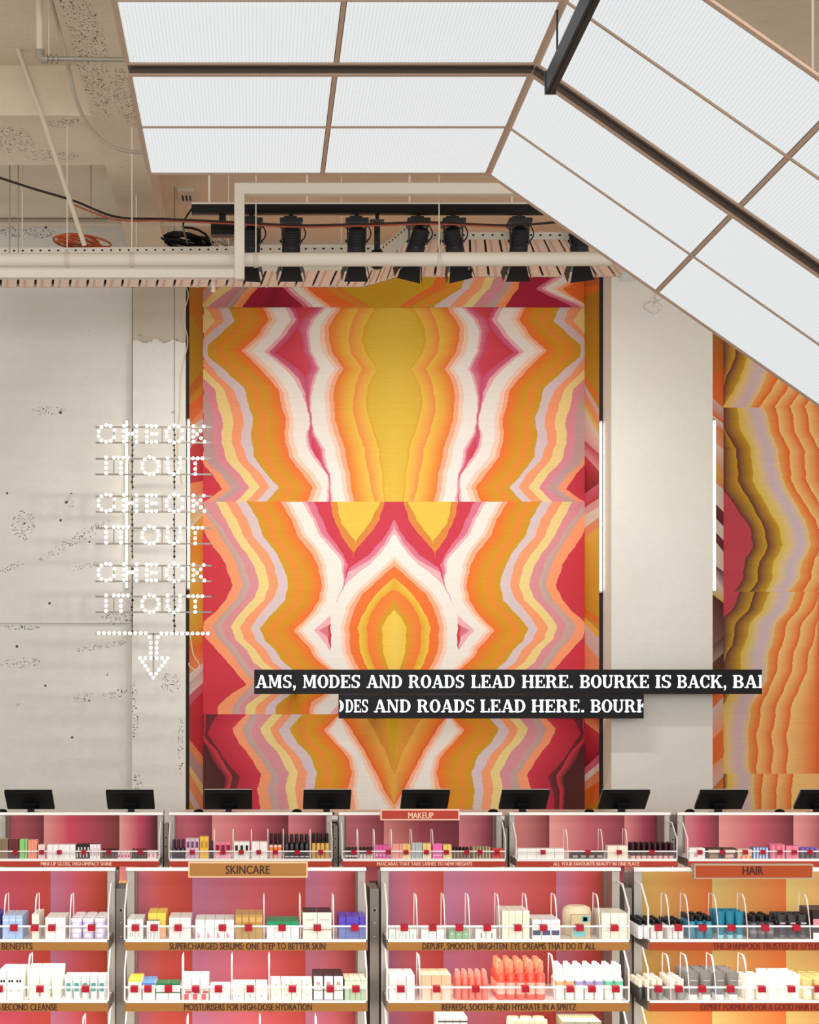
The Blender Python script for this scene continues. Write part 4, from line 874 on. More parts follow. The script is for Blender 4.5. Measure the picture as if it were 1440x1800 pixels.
# card printers seen in the gaps between the shelf units
pr0 = empty('receipt_printer', (0, 16.5, .9), '', 'printer', 'black receipt printers behind the makeup shelves')
MB().box(-.07, .07, 16.45, 16.6, .9 + .0, 1.0, M_MB).build('case', pr0, bevel=.006)
MB().box(-.055, .055, 16.444, 16.452, .93, .95, M_MF).build('paper_slot', pr0)
MB().box(-.07, .07, 16.45, 16.6, 0, .9, mat('d8d0c4', .5)).build('pedestal', pr0)
for i, px in enumerate((591, 889)):
    o = pr0 if i == 0 else copy_thing(pr0, (0, 0, 0)); o.location = (X(px, 16.5), 16.5, .9)
    o['label'] = ['black receipt printer on pale pedestal in the gap left of the MAKEUP unit', 'black receipt printer on pale pedestal in the gap right of the MAKEUP unit'][i]

# ------------------------------------------------------------------ lettering in the built-in sans
def sans(name, parent, txt, x0, x1, yt, yb, Y, m, fat=0):
    cu = bpy.data.curves.new('t', 'FONT'); cu.body = txt; cu.offset = fat; cu.resolution_u = 3
    o = bpy.data.objects.new('t', cu); COL.objects.link(o); dg = bpy.context.evaluated_depsgraph_get(); dg.update()
    me = bpy.data.meshes.new_from_object(o.evaluated_get(dg)); bpy.data.objects.remove(o); me.name = name
    xs = [v.co.x for v in me.vertices]; a, b_ = min(xs), max(xs); org = worg(parent)
    capv = .69
    n0 = len(me.vertices); V0 = [tuple(v.co) for v in me.vertices]; F0 = [tuple(p.vertices) for p in me.polygons]; wd = (b_ - a) / max(1, x1 - x0)
    vs = []; fs = []
    for q, sh in enumerate((-.32, 0, .32)):
        vs += [(x + sh * wd, y, q) for x, y, z in V0]; fs += [tuple(i + q * n0 for i in f) for f in F0]
    me = bpy.data.meshes.new(name); me.from_pydata(vs, [], fs)
    for v in me.vertices:
        px = x0 + (x1 - x0) * (v.co.x - a) / (b_ - a); py = yb + (yt - yb) * v.co.y / capv
        v.co = P(px, py, Y) - org + Vector((0, -.0003 * v.co.z, 0))
    me.materials.clear(); me.materials.append(m)
    for p in me.polygons: p.material_index = 0
    r = bpy.data.objects.new(name, me); COL.objects.link(r); r.parent = parent; ORG[r.name] = org; return r

# ------------------------------------------------------------------ shelf units
M_MET = mat('9a948c', .35, .5); M_METD = mat('7c746c', .45, .3); M_LIP = mat('f6f2ec', .3); M_TAG = mat('a80e26', .35); M_TAGT = mat('f0a0a4', .4)
M_GLD = mat('9c6a30', .4, .1); M_REDS = mat('b43a2a', .4); M_ORS = mat('9e3e12', .4); M_TXB = mat('3d1f1a', .5); M_TXP = mat('f6c9ae', .5); M_TXR = mat('6a1c16', .5)
M_HOLE = mat('1d1a18', .5); M_STRIP = mat('fff4e6', .4, 0, 2.5)
def acrylic(name, a, h='ffffff', rough=.1):
    m = bpy.data.materials.new(name); m.use_nodes = True; nt = m.node_tree; N = nt.nodes; L = nt.links; N.remove(N['Principled BSDF'])
    t = N.new('ShaderNodeBsdfTransparent'); p = N.new('ShaderNodeBsdfPrincipled'); p.inputs['Base Color'].default_value = (*lin(h), 1); p.inputs['Roughness'].default_value = rough
    mx = N.new('ShaderNodeMixShader'); mx.inputs[0].default_value = a; L.new(t.outputs[0], mx.inputs[1]); L.new(p.outputs[0], mx.inputs[2])
    L.new(mx.outputs[0], N['Material Output'].inputs[0]); return m
M_ACR = acrylic('clear_acrylic', .035); M_ACE = acrylic('acrylic_edge', .8, 'fff2ee', .2)
YF, YBK = 6.62, 9.93
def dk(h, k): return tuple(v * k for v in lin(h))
def unit(name, label, xl_, xr_, Yt, ytop, ytoph, trays, stripm, segs, rowlight, ybot_m=.08, header=None):
    """trays: list of (y of lip top, strip y0, strip y1, text tuple or None, rail y, dividers px, tags px)"""
    Yp, Yb = Yt + .22, Yt + .43
    L_, R__ = X(xl_, Yt), X(xr_, Yt)
    t = empty(name, ((L_ + R__) / 2, Yt + .2, 0), label, 'shelf unit')
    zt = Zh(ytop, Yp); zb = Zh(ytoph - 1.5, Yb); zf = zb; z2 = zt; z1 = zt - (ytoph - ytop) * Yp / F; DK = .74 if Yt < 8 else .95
    inl = Inlay()
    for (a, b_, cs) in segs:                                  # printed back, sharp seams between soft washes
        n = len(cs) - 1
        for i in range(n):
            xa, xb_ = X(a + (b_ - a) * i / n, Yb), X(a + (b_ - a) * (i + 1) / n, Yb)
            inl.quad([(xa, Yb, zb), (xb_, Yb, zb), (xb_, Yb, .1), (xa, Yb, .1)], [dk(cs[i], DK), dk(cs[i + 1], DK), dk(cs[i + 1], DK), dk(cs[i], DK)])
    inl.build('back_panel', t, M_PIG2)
    MB().box(L_ + .0, R__, Yb + .004, Yb + .018, .1, zf, M_METD).build('backing_board', t)
    for s, x in ((-1, L_), (1, R__)):
        b = MB(); x0, x1 = (x - .008, x + .022) if s < 0 else (x - .022, x + .008)
        for k in range(3): b.box(x0 + .003 * (k % 2), x1 - .003 * (k % 2), Yp + .001 + .07 * k, Yp + .07 * (k + 1) - .006, .1, (z1 - .0005, (z1 + zb) / 2, zb)[k], M_MET)
        b.build('side_frame', t)
    MB().box(L_ - .012, R__ + .012, Yp - .012, Yp + .018, z1, z2, M_MET, top=M_LIP, front=M_LIP).build('top_frame', t, bevel=.003)
    MB().box(L_, R__, Yp, Yb, .02, .1, M_METD).build('plinth', t)
    for ti, (yl, s0, s1, txt, yr, divs, tags) in enumerate(trays):
        zl = Zh(yl, Yt + .04)                                  # shelf surface
        zs1 = Zh(s1, Yt)
        sh_ = MB(); sh_.box(L_, R__, Yt + .004, Yb - .003, zl - .012, zl, M_LIP)
        sh_.box(L_, R__, Yt, Yt + .006, Zh(s0, Yt) , zl + .004, M_LIP)
        for x in (L_, R__):                                    # tray cheeks
            sgn = 1 if x == R__ else -1
            sh_.box(x - .003, x + .003, Yt, Yp, zs1, zl + .002, M_METD)
        shelf = sh_.build('shelf', t)
        MB().box(L_, R__, Yt - .004, Yt + .003, zs1, Zh(s0, Yt), stripm).build('shelf_strip', shelf)
        MB().box(L_ + .02, R__ - .02, Yt + .03, Yt + .045, zl - .02, zl - .012, M_STRIP).build('light_strip', shelf)
        if txt: sans('lettering', shelf, txt[0], txt[1], txt[2], s0 + 1.5, s1 - 1.5, Yt - .0055, txt[3])
        zr = Zh(yr, Yt)
        b = MB(); b.box(L_ + .003, R__ - .003, Yt + .008, Yt + .011, zl, zr, M_ACR); b.box(L_ + .003, R__ - .003, Yt + .006, Yt + .013, zr - .004, zr + .003, M_LIP); b.build('front_rail', shelf)
        for x in (L_, R__):                                    # clear end panels with a bright edge
            zh = zl + .205; pts = [(x, Yt + .01, zl), (x, Yp, zl), (x, Yp, zh), (x, Yp - .09, zh), (x, Yt + .012, zl + .12)]
            b = MB(); b.prism([(q[0] - .002, q[1], q[2]) for q in pts], (.004, 0, 0), M_ACR); b.tube(pts[2:] + [pts[0]], .0035, M_ACE, 5); b.build('end_panel', shelf)
        for px in divs:
            x = X(px, Yt + .12); zh = zl + .165
            pts = [(x, Yt + .03, zl), (x, Yt + .035, zl + .05), (x, Yt + .06, zl + .12), (x, Yt + .08, zh - .012), (x, Yt + .10, zh), (x, Yt + .17, zh + .002), (x, Yt + .18, zl)]
            b = MB(); b.prism([(q[0] - .0015, q[1], q[2]) for q in pts], (.003, 0, 0), M_ACR); b.tube(pts, [.0018, .002, .0028, .0036, .0036, .002, .0015], M_ACE, 5); b.build('divider', shelf)
        for px in tags:
            c0 = P(px, yr + 4, Yt - .004); b = MB(); b.box(c0.x - .0145, c0.x + .0145, Yt - .006, Yt + .003, zr - .018, zr + .002, M_TAG)
            b.hexa([(c0.x - .0145, Yt - .004, zr + .002), (c0.x + .0145, Yt - .004, zr + .002), (c0.x + .0145, Yt + .02, zr + .004), (c0.x - .0145, Yt + .02, zr + .004),
                    (c0.x - .0145, Yt - .003, zr + .005), (c0.x + .0145, Yt - .003, zr + .005), (c0.x + .0145, Yt + .02, zr + .007), (c0.x - .0145, Yt + .02, zr + .007)], M_TAG)
            b.build('price_tag', shelf)
        if rowlight:
            l = bpy.data.lights.new('shelf_light', 'AREA'); l.shape = 'RECTANGLE'; l.size = R__ - L_ - .06; l.size_y = .02; l.energy = rowlight; l.color = (1, .93, .84)
            lo = bpy.data.objects.new('shelf_light', l); COL.objects.link(lo); lo.parent = t
            lo.location = Vector(((L_ + R__) / 2, Yt + .05, zl - .022)) - Vector(t.location); lo.rotation_euler = (math.radians(30), 0, 0)
    if header:
        x0, x1, y0, y1, m, txt, tx0, tx1, ty0, ty1, tm, fm, Yh = header
        h = MB(); h.box(X(x0, Yh), X(x1, Yh), Yh, Yh + .035, Zh(y1, Yh), Zh(y0, Yh), fm); hd = h.build('header_sign', t)
        b = MB(); b.box(X(x0 + 2.5, Yh), X(x1 - 2.5, Yh), Yh - .002, Yh + .003, Zh(y1 - 2.5, Yh), Zh(y0 + 2.5, Yh), m); b.build('sign_face', hd)
        b = MB()
        for xx in (x0 + 30, x1 - 30): b.box(X(xx, Yh) - .01, X(xx, Yh) + .01, Yh + .03, Yp + .01, Zh(y1 - 5, Yh), Zh(y1 - 5, Yh) + .012, M_MET); 
        for xx in (x0 + 30, x1 - 30): b.box(X(xx, Yh) - .01, X(xx, Yh) + .01, Yp - .004, Yp + .01, min(z2, Zh(y1 - 5, Yh)) - .004, max(z2, Zh(y1 - 5, Yh)) + .012, M_MET)
        b.build('bracket', hd)
        sans('lettering', hd, txt, tx0, tx1, ty0, ty1, Yh - .0035, tm, 0)
    return t
LP = 1.4
RA, LA = 'c8483a', 'c47c9c'
fr_r = [(1650.5, 1656, 1670.5), (1757.5, 1763, 1777.5), (1867, 1872.5, 1888)]
def front(texts, divs, tags):
    return [(r[0], r[1], r[2], texts[i], (1628.5, 1736, 1845)[i], divs[i], tags[i]) for i, r in enumerate(fr_r)]
PL = 16
unit('shelf_unit', 'front shelf unit at the left edge, ending in BENEFITS and CLEANSE strips', -236, 190, YF, 1525, 1531,
     front([('SKIN BENEFITS', -30, 57, M_TXB), ('60-SECOND CLEANSE', -12, 100, M_TXB), None], [[12, 66, 127], [54], [148]], [[24, 61, 91, 161], [-2, 70, 150], []]), M_GLD,
     [(-195, -12, [RA, RA]), (-12, 89, ['c8506a', RA]), (89, 188, [LA, 'd85a62', 'd4502c'])], LP)
unit('shelf_unit', 'front shelf unit topped by the gold SKINCARE header', 219, 645, YF, 1525, 1531,
     front([('SUPERCHARGED SERUMS: ONE STEP TO BETTER SKIN', 298, 572, M_TXB), ('MOISTURISERS FOR HIGH-DOSE HYDRATION', 324, 548, M_TXB), None],
           [[464, 527, 585], [322, 408, 473], [330, 457, 555]], [[238, 271, 313, 391, 437, 496, 558, 624], [236, 260, 296, 344, 384, 440, 514, 581, 626], []]), M_GLD,
     [(238, 338, ['d98090', 'dc5a50', RA]), (338, 537, [LA, 'dc6a74', RA]), (537, 636, [LA, 'e0707a', RA])], LP,
     header=(331, 541, 1515, 1542.5, M_GLD, 'SKINCARE', 397, 474, 1521.5, 1536, M_TXB, mat('d7b48c', .35, .2), 6.6))
unit('shelf_unit', 'front shelf unit of eye creams and spritz bottles, between SKINCARE and HAIR', 681, 1107, YF, 1525, 1531,
     front([('DEPUFF, SMOOTH, BRIGHTEN: EYE CREAMS THAT DO IT ALL', 743, 1047, M_TXB), ('REFRESH, SOOTHE AND HYDRATE IN A SPRITZ', 777, 1013, M_TXB), None],
           [[730, 778, 821, 873, 922, 973, 1047], [735, 968], []], [[711, 761, 808, 857, 911, 956, 1020, 1081], [705, 768, 837, 924, 1003, 1041, 1083], []]), M_GLD,
     [(682, 780, [LA, 'd8646c', RA]), (780, 978, [LA, 'd66a76', RA]), (978, 1077, [LA, 'd85a5c', RA])], LP)
unit('shelf_unit', 'front shelf unit with golden orange backs under the orange HAIR header', 1141, 1567, YF, 1525, 1532,
     front([('THE SHAMPOOS TRUSTED BY STYLIS', 1254, 1440, M_TXR), ('EXPERT FORMULAS FOR A GOOD HAIR HO', 1232, 1442, M_TXR), None],
           [[1168, 1202, 1252, 1303, 1412], [1170, 1202, 1248, 1304], []], [[1158, 1193, 1236, 1287, 1346, 1401], [1158, 1194, 1235, 1285, 1340, 1392, 1439], []]), M_ORS,
     [(1124, 1252, ['e8c268', 'eba055', 'ee7a38']), (1252, 1382, ['ecd080', 'eda45a', 'ee7a38']), (1382, 1520, ['ecd080', 'ee8a48'])], LP,
     header=(1221, 1430, 1519, 1545, M_ORS, 'HAIR', 1306, 1342, 1523, 1537.5, M_TXB, mat('a8907c', .35, .2), 6.56))
br_r = [(1509.5, 1514, 1523), (1583, 1588, 1597)]
def back_(txt, divs, tags): return [(1509.5, 1514, 1523, txt, 1496.5, divs, tags), (1583, 1588, 1597, None, 1569, [], [])]
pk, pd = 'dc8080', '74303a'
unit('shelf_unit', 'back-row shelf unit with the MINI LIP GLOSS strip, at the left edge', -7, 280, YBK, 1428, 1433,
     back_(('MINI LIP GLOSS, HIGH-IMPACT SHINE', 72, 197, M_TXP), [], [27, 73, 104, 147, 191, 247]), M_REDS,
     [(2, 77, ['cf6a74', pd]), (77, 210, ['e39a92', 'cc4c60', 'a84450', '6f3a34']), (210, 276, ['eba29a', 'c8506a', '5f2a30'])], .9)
unit('shelf_unit', 'back-row shelf unit of lipsticks directly behind the SKINCARE header', 297, 584, YBK, 1428, 1433,
     back_(None, [377, 410, 442, 471, 498, 545], [338, 392, 424, 455, 484, 523, 564]), M_REDS,
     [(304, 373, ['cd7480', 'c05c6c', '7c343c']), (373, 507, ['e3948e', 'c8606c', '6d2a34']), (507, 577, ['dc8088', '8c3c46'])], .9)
unit('shelf_unit', 'back-row shelf unit topped by the red MAKEUP header', 602, 889, YBK, 1428, 1433,
     back_(('MASCARAS THAT TAKE LASHES TO NEW HEIGHTS', 663, 830, M_TXP), [628, 657, 687, 722, 759], [622, 649, 683, 714, 750, 785, 821, 844, 874]), M_REDS,
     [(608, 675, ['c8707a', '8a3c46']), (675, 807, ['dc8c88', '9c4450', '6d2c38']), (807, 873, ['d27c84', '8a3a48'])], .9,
     header=(669, 808, 1422.5, 1442, M_REDS, 'MAKEUP', 718, 762, 1428, 1438.5, M_TXP, mat('efc4b0', .35), 9.9))
unit('shelf_unit', 'back-row shelf unit with the ALL YOUR FAVOURITE BEAUTY strip', 908, 1191, YBK, 1428, 1433,
     back_(('ALL YOUR FAVOURITE BEAUTY IN ONE PLACE', 973, 1124, M_TXP), [994, 1055, 1098], [955, 1034, 1089, 1147]), M_REDS,
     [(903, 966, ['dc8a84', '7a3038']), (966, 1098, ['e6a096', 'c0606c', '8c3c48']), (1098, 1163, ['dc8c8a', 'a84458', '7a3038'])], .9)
unit('shelf_unit', 'back-row shelf unit of pink cartons directly behind the HAIR header', 1210, 1490, YBK, 1428, 1433,
     back_(None, [], [1231, 1271, 1311, 1342, 1372, 1397, 1425]), M_REDS,
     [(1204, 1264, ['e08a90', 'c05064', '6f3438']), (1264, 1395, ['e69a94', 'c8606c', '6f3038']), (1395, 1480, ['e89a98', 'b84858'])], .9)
# grey uprights between units
for (a, b_, y0, Y, lb_) in ((203, 222, 1562, 6.86, 'grey metal upright between the left-edge unit and the SKINCARE unit'), (650, 667, 1562, 6.86, 'grey metal upright between the SKINCARE unit and the eye cream unit'),
                            (1098, 1112, 1561, 6.86, 'grey metal upright between the eye cream unit and the HAIR unit'),
                            (288, 296, 1450, 10.17, 'grey metal upright behind, between lip gloss unit and lipstick unit'), (586, 594, 1452, 10.17, 'grey metal upright behind, left of the MAKEUP unit'),
                            (884, 893, 1456, 10.17, 'grey metal upright behind, right of the MAKEUP unit'), (1178, 1187, 1454, 10.17, 'grey metal upright behind, left of the HAIR header')):
    t = empty('shelf_upright', (X((a + b_) / 2, Y), Y, 0), lb_, 'upright')
    MB().box(X(a, Y), X(b_, Y), Y, Y + .22, 0, Zh(y0, Y), M_METD).build('post', t, bevel=.002)
    b = MB(); sc_ = 1.0 if Y < 8 else .67; px = (a + b_) / 2
    for yy in ((y0 + 38 * sc_,) if Y < 8 else (y0 + 22, y0 + 38)): 
        c0 = P(px, yy, Y - .001); b.tube([c0, c0 + Vector((0, -.003, 0))], .009, M_MET, 12); b.tube([c0 + Vector((0, -.003, 0)), c0 + Vector((0, -.0045, 0))], .006, M_HOLE, 10)
    if Y < 8:
        for yy in (y0 + 60, y0 + 84): c0 = P(px, yy, Y); b.box(c0.x - .002, c0.x + .002, Y - .002, Y, c0.z - .002, c0.z + .002, M_LIP)
    b.build('lock_cover', t)

# ------------------------------------------------------------------ products
def carton(x, y, z, w, h, d, c, top=None, deco=(), side=None):
    b = MB(); g = .0006; b.box(x - w / 2 + g, x + w / 2 - g, y, y + d - .001, z, z + h, mat(c, .4), top=mat(top, .4) if top else None)
    for (u0, v0, u1, v1, dc) in deco:
        b.box(x - w / 2 + w * u0, x - w / 2 + w * u1, y - .0007, y + .001, z + h * v0, z + h * v1, mat(dc, .4))
    return b.build('carton')
def bottle(x, y, z, w, h, d, c, cap='1a1a1c', capf=.25, band=None, square=False, parts=True, pump=False):
    r = min(w, d) / 2 * .94; hc = h * capf; hb = h - hc; yc = y + d / 2
    pr = [(r * .9, 0), (r, .004), (r, hb * .86), (r * .8, hb * .95), (r * .5, hb)]
    rc = r * (.62 if pump else .72); pc = [(rc, hb * .97), (rc, h - .003), (rc * .9, h)]
    if pump: pc = [(rc, hb * .97), (rc, hb + hc * .5), (rc * .9, hb + hc * .53), (rc * .88, h - .003), (rc * .8, h)]
    n = 4 if square else 12
    def L2(mb, p, m):
        mb.lathe((x, yc, z), p, m, n if not square else 8, 1.0); return mb
    if not parts:
        b = MB(); L2(b, pr, mat(c, .3)); L2(b, pc, mat(cap, .35))
        if band: b.lathe((x, yc, z), [(r * 1.01, hb * band[1]), (r * 1.01, hb * band[2])], mat(band[0], .4), 12)
        return b.build('bottle')
    t = empty('bottle', (x, yc, z), None, None)
    bb = L2(MB(), pr, mat(c, .3))
    if band: bb.lathe((x, yc, z), [(r * 1.01, hb * band[1]), (r * 1.01, hb * band[2])], mat(band[0], .4), 12)
    bb.build('body', t); L2(MB(), pc, mat(cap, .35)).build('cap', t); return t
def tube(x, y, z, w, h, d, c, cap=None, parts=True, capf=.16, band=None):
    r = min(w * .46, d * .8); yc = y + d / 2; hc = h * capf; n = 12; v = []
    t = empty('tube', (x, yc, z), None, None)
    MB().lathe((x, yc, z), [(r * .72, 0), (r * .76, hc)], mat(cap or c, .35), 12, .8).build('cap', t)
    b = MB(); rings = []
    for k, f in enumerate((0, .3, .6, .85, 1.0)):
        zz = hc + (h - hc) * f; rx = r * (.8 + .26 * f); ry = max(.0015, r * .7 * (1 - f ** 1.5))
        rings.append([(x + rx * math.cos(2 * math.pi * i / n), yc + ry * math.sin(2 * math.pi * i / n), z + zz) for i in range(n)])
    vs = [p for R in rings for p in R]; fs = [(i * n + k, i * n + (k + 1) % n, (i + 1) * n + (k + 1) % n, (i + 1) * n + k) for i in range(4) for k in range(n)]
    b.add(vs, fs, mat(c, .35), True); b.face(rings[-1], mat(c, .35)); b.face(rings[0][::-1], mat(c, .35))
    if band: b.box(x - r * .55, x + r * .55, yc - r * .72, yc - r * .5, z + h * band[1], z + h * band[2], mat(band[0], .4))
    b.build('body', t); return t
def jar(x, y, z, w, h, d, c, cap='e8e4ee', parts=True):
    r = min(w, d) / 2 * .95; yc = y + d / 2; t = empty('jar', (x, yc, z), None, None)
    b = MB(); b.lathe((x, yc, z), [(r * .9, 0), (r, .003), (r, h * .6), (r * .9, h * .66)], mat(c, .3), 14); b.box(x - r * .5, x + r * .5, yc - r * 1.0, yc - r * .8, z + h * .2, z + h * .5, mat('f2eef0', .4)); b.build('body', t)
    MB().lathe((x, yc, z), [(r, h * .64), (r * 1.02, h * .9), (r * .94, h)], mat(cap, .3), 14).build('lid', t); return t
LAB = {}
CATN = {'carton': 'carton', 'bottle': 'bottle', 'tube': 'tube', 'jar': 'jar'}
def cluster(shelfdef, x0, x1, yt, kind, n, nd, desc, kw, stack=1, lean=0):
    Yi, yb, place, parts = shelfdef
    zb_ = Zh(yb, Yi + .0) if False else shelf_z(shelfdef)
    w = (x1 - x0) * Yi / F / n; h = (Zh(yt, Yi) - zb_) / stack; d = kw.pop('d', None)
    if d is None: d = {'carton': .05, 'bottle': min(w, .06), 'tube': min(w, .045), 'jar': min(w, .06)}[kind]
    if kind == 'carton' and n * nd > 1:
        if parts: nd, d = (1, .1) if h < .06 or x0 < 4 and x1 < 4 else (2, .085)
        else: nd, d = 1, max(d, .075)
    nd = max(1, min(nd, int((.36) / d)))
    label = desc + ', ' + place; assert label not in LAB, label; LAB[label] = 1
    assert 4 <= len(label.replace(',', ' ').split()) <= 16, (label, len(label.split()))
    x = X(x0, Yi) + w / 2; fn = {'carton': carton, 'bottle': bottle, 'tube': tube, 'jar': jar}[kind]
    if kind in ('bottle',): kw = dict(kw, parts=parts)
    cyc = kw.pop('cyc', None); first = None; protos = {}
    nm = kw.pop('nm', None)
    for k in range(nd):
        for s in range(stack):
            for i in range(n):
                dx = i * w + (random.uniform(-.0007, .0007)); key = cyc[i % len(cyc)] if cyc else None
                if key not in protos:
                    kk = dict(kw)
                    if key: kk['c'] = key
                    if key and kk.get('cycband'): kk['band'] = (key, *kk['cycband']); kk['c'] = 'f2efe9'
                    kk.pop('cycband', None)
                    o = fn(x + dx, Yi + k * d, zb_ + s * h, w * (.985 if kind == 'carton' else 1), h, d, **kk)
                    protos[key] = (o, Vector(o.location), Vector((dx, k * d, s * h)))
                else:
                    p, l0, off = protos[key]; o = copy_thing(p, l0 + Vector((dx, k * d, s * h)) - off)
                if nm: o.name = nm
                o['label'] = label; o['category'] = (nm or CATN[kind]).replace('_', ' '); 
                if n * nd * stack > 1: o['group'] = desc
                first = first or o
    return first
def shelf_z(sd):
    Yt, yl = sd[0], sd[1]
    return Zh(yl, (YF if Yt < 8 else YBK) + .04) + .0004
F11 = (YF + .03, 1650.5, 'upper shelf, left-edge unit', True); F12 = (YF + .03, 1757.5, 'middle shelf, left-edge unit', True)
F21 = (YF + .03, 1650.5, 'upper shelf under SKINCARE', True); F22 = (YF + .03, 1757.5, 'middle shelf under SKINCARE', True)
F31 = (YF + .03, 1650.5, 'upper shelf, eye cream unit', True); F32 = (YF + .03, 1757.5, 'middle shelf, eye cream unit', True); F33 = (YF + .03, 1867, 'lowest shelf, eye cream unit', True)
F41 = (YF + .03, 1650.5, 'upper shelf under HAIR', True); F42 = (YF + .03, 1757.5, 'middle shelf under HAIR', True)
B1 = (YBK + .03, 1509.5, 'back-row lip gloss unit', False); B2 = (YBK + .03, 1509.5, 'back row behind SKINCARE', False); B3 = (YBK + .03, 1509.5, 'back row under MAKEUP', False)
B4 = (YBK + .03, 1509.5, 'back-row favourite beauty unit', False); B5 = (YBK + .03, 1509.5, 'back row behind HAIR', False); B0 = (YBK + .03, 1583, 'lower back-row shelf', False)
C = cluster
# left-edge unit
C(F11, -12, 1, 1603, 'carton', 1, 3, 'deep blue carton cut by the photo edge', dict(c='4a4a9a', d=.06))
C(F11, 4, 40, 1609, 'carton', 3, 3, 'light blue carton in a block of three rows', dict(c='a9c4ec', top='c3d4ee', deco=[(.1, .78, .9, .82, 'e6eefa')], d=.065))
C(F11, 56, 69, 1607, 'carton', 1, 3, 'single slim cream carton', dict(c='f3ebd6', top='f8f4e8', d=.06))
C(F11, 79, 115, 1613, 'carton', 2, 3, 'plain white carton right of the slim cream one', dict(c='f6f2ec', top='faf8f4', d=.06))
C(F11, 123, 185, 1615, 'jar', 3, 4, 'lilac jar with pale lid in stacks of two', dict(c='d8c8ec', cap='f0ecee', d=.06), stack=2)
C(F12, -2, 40, 1706, 'carton', 3, 2, 'white carton with dark dotted print', dict(c='f8f5f2', deco=[(.2, .6, .45, .68, '2c2a30'), (.55, .6, .8, .68, '2c2a30'), (.3, .3, .7, .34, 'b0a8a8')], d=.07))
C(F12, 46, 109, 1703, 'tube', 3, 3, 'pale green white cream tube standing on its cap', dict(c='e3ebda', cap='f4f4ec', d=.055))
C(F12, 112, 186, 1716, 'tube', 5, 3, 'small white and teal tube', dict(c='dfe8e4', cap='f6f6f4', d=.04, band=('4f9c98', .35, .7)))
# skincare unit
C(F21, 224, 252, 1616, 'carton', 2, 4, 'white carton with tiny gold drops', dict(c='f6f3ee', deco=[(.35, .12, .45, .3, 'a88a50'), (.6, .12, .66, .3, 'a88a50'), (.2, .8, .8, .83, 'c8c4bc')], d=.045))
C(F21, 258, 281, 1619, 'carton', 2, 1, 'short white carton before the yellow ones', dict(c='f5f2ee', top='9a9690', deco=[(.2, .05, .3, .4, 'a09888'), (.6, .05, .7, .4, 'a09888')], d=.05))
C((YF + .085, 1650.5, F21[2], True), 260, 292, 1605, 'carton', 2, 3, 'yellow and peach carton', dict(c='f2d458', top='f4da62', deco=[(0, 0, 1, .38, 'f8c09a')], d=.045))
C(F21, 297, 336, 1613, 'carton', 2, 5, 'blush white carton in a block of two', dict(c='f4e8e0', top='f8efe8', deco=[(.1, .5, .9, .53, 'dcc8c0')], d=.05))
tri = [(.22, .06, .32, .36, 'e0808a'), (.32, .06, .42, .28, 'e58c92'), (.42, .06, .5, .18, 'f0aaa8')]
C(F21, 343, 412, 1617, 'carton', 4, 4, 'white carton with coral triangle', dict(c='f7f4f1', top='fbf9f7', deco=tri, d=.05))
C(F21, 413.5, 462, 1608, 'carton', 4, 3, 'gold metallic looking carton', dict(c='b8904a', top='d8b070', deco=[(.1, .7, .9, .9, 'd0a860')], d=.05))
C(F21, 469, 526, 1620, 'carton', 4, 4, 'white carton with emerald green top', dict(c='f4f4f0', top='2fa878', deco=[(0, .78, 1, 1, '1f9466')], d=.045))
C(F21, 532, 583, 1604, 'carton', 2, 3, 'cream carton with black top', dict(c='f4e8d8', top='2c2422', deco=[(0, .34, 1, .37, '8a8278'), (.2, .7, .8, .76, 'c8bcae')], d=.06))
C(F21, 596, 644, 1612, 'carton', 4, 4, 'violet carton fading to blue grey', dict(c='5a48b8', top='6a50c8', deco=[(0, 0, 1, .5, '6a74b4')], d=.05))
C(F22, 225, 249, 1723, 'carton', 1, 4, 'large white carton with yellow top', dict(c='f2eeea', top='eee05a', deco=[(0, .93, 1, 1, 'e6d648')], d=.07))
C(F22, 250, 273, 1728, 'carton', 2, 3, 'white carton with sky blue top', dict(c='f2eeea', top='6ea0dc', deco=[(0, .9, 1, 1, '4a86d0')], d=.06))
C(F22, 274, 317, 1729, 'carton', 2, 3, 'white and dark green carton stacked in twos', dict(c='f0efe8', top='2a7a50', deco=[(0, .84, 1, 1, '1c6e48')], d=.07), stack=2)
C(F22, 321, 367, 1719, 'carton', 3, 4, 'white carton with crimson petal print', dict(c='f6f0ea', deco=[(.15, .02, .7, .28, 'd0505a'), (.3, .3, .95, .42, 'c84450'), (.2, .45, .8, .5, 'e0a09a')], d=.055))
C(F22, 369, 405, 1733, 'carton', 2, 4, 'flat pale pink carton stacked in twos', dict(c='f0e6e4', top='f0d0d4', d=.06), stack=2)
C(F22, 409, 470, 1729, 'carton', 3, 5, 'ivory carton with a tiny grey mark, stacked in twos', dict(c='f3ece0', deco=[(.45, .4, .55, .6, '8a8478')], d=.05), stack=2)
C(F22, 476, 549, 1723, 'carton', 4, 5, 'pale cream green carton stacked in twos', dict(c='eeeadb', deco=[(.45, .45, .55, .6, 'a09c88')], d=.05), stack=2)
C(F22, 551, 604, 1715, 'carton', 3, 3, 'white carton outlined in black', dict(c='2c2826', top='2c2826', deco=[(.06, .02, .95, .38, 'f6efe8'), (.06, .41, .95, .98, 'f6efe8'), (.3, .6, .7, .75, 'e0b0b4')], d=.06))
C(F22, 606, 644, 1723, 'carton', 4, 4, 'pale green carton with cream upper band', dict(c='b9cfa8', top='eee4cc', deco=[(0, .55, 1, .95, 'e2e6cc')], d=.05))
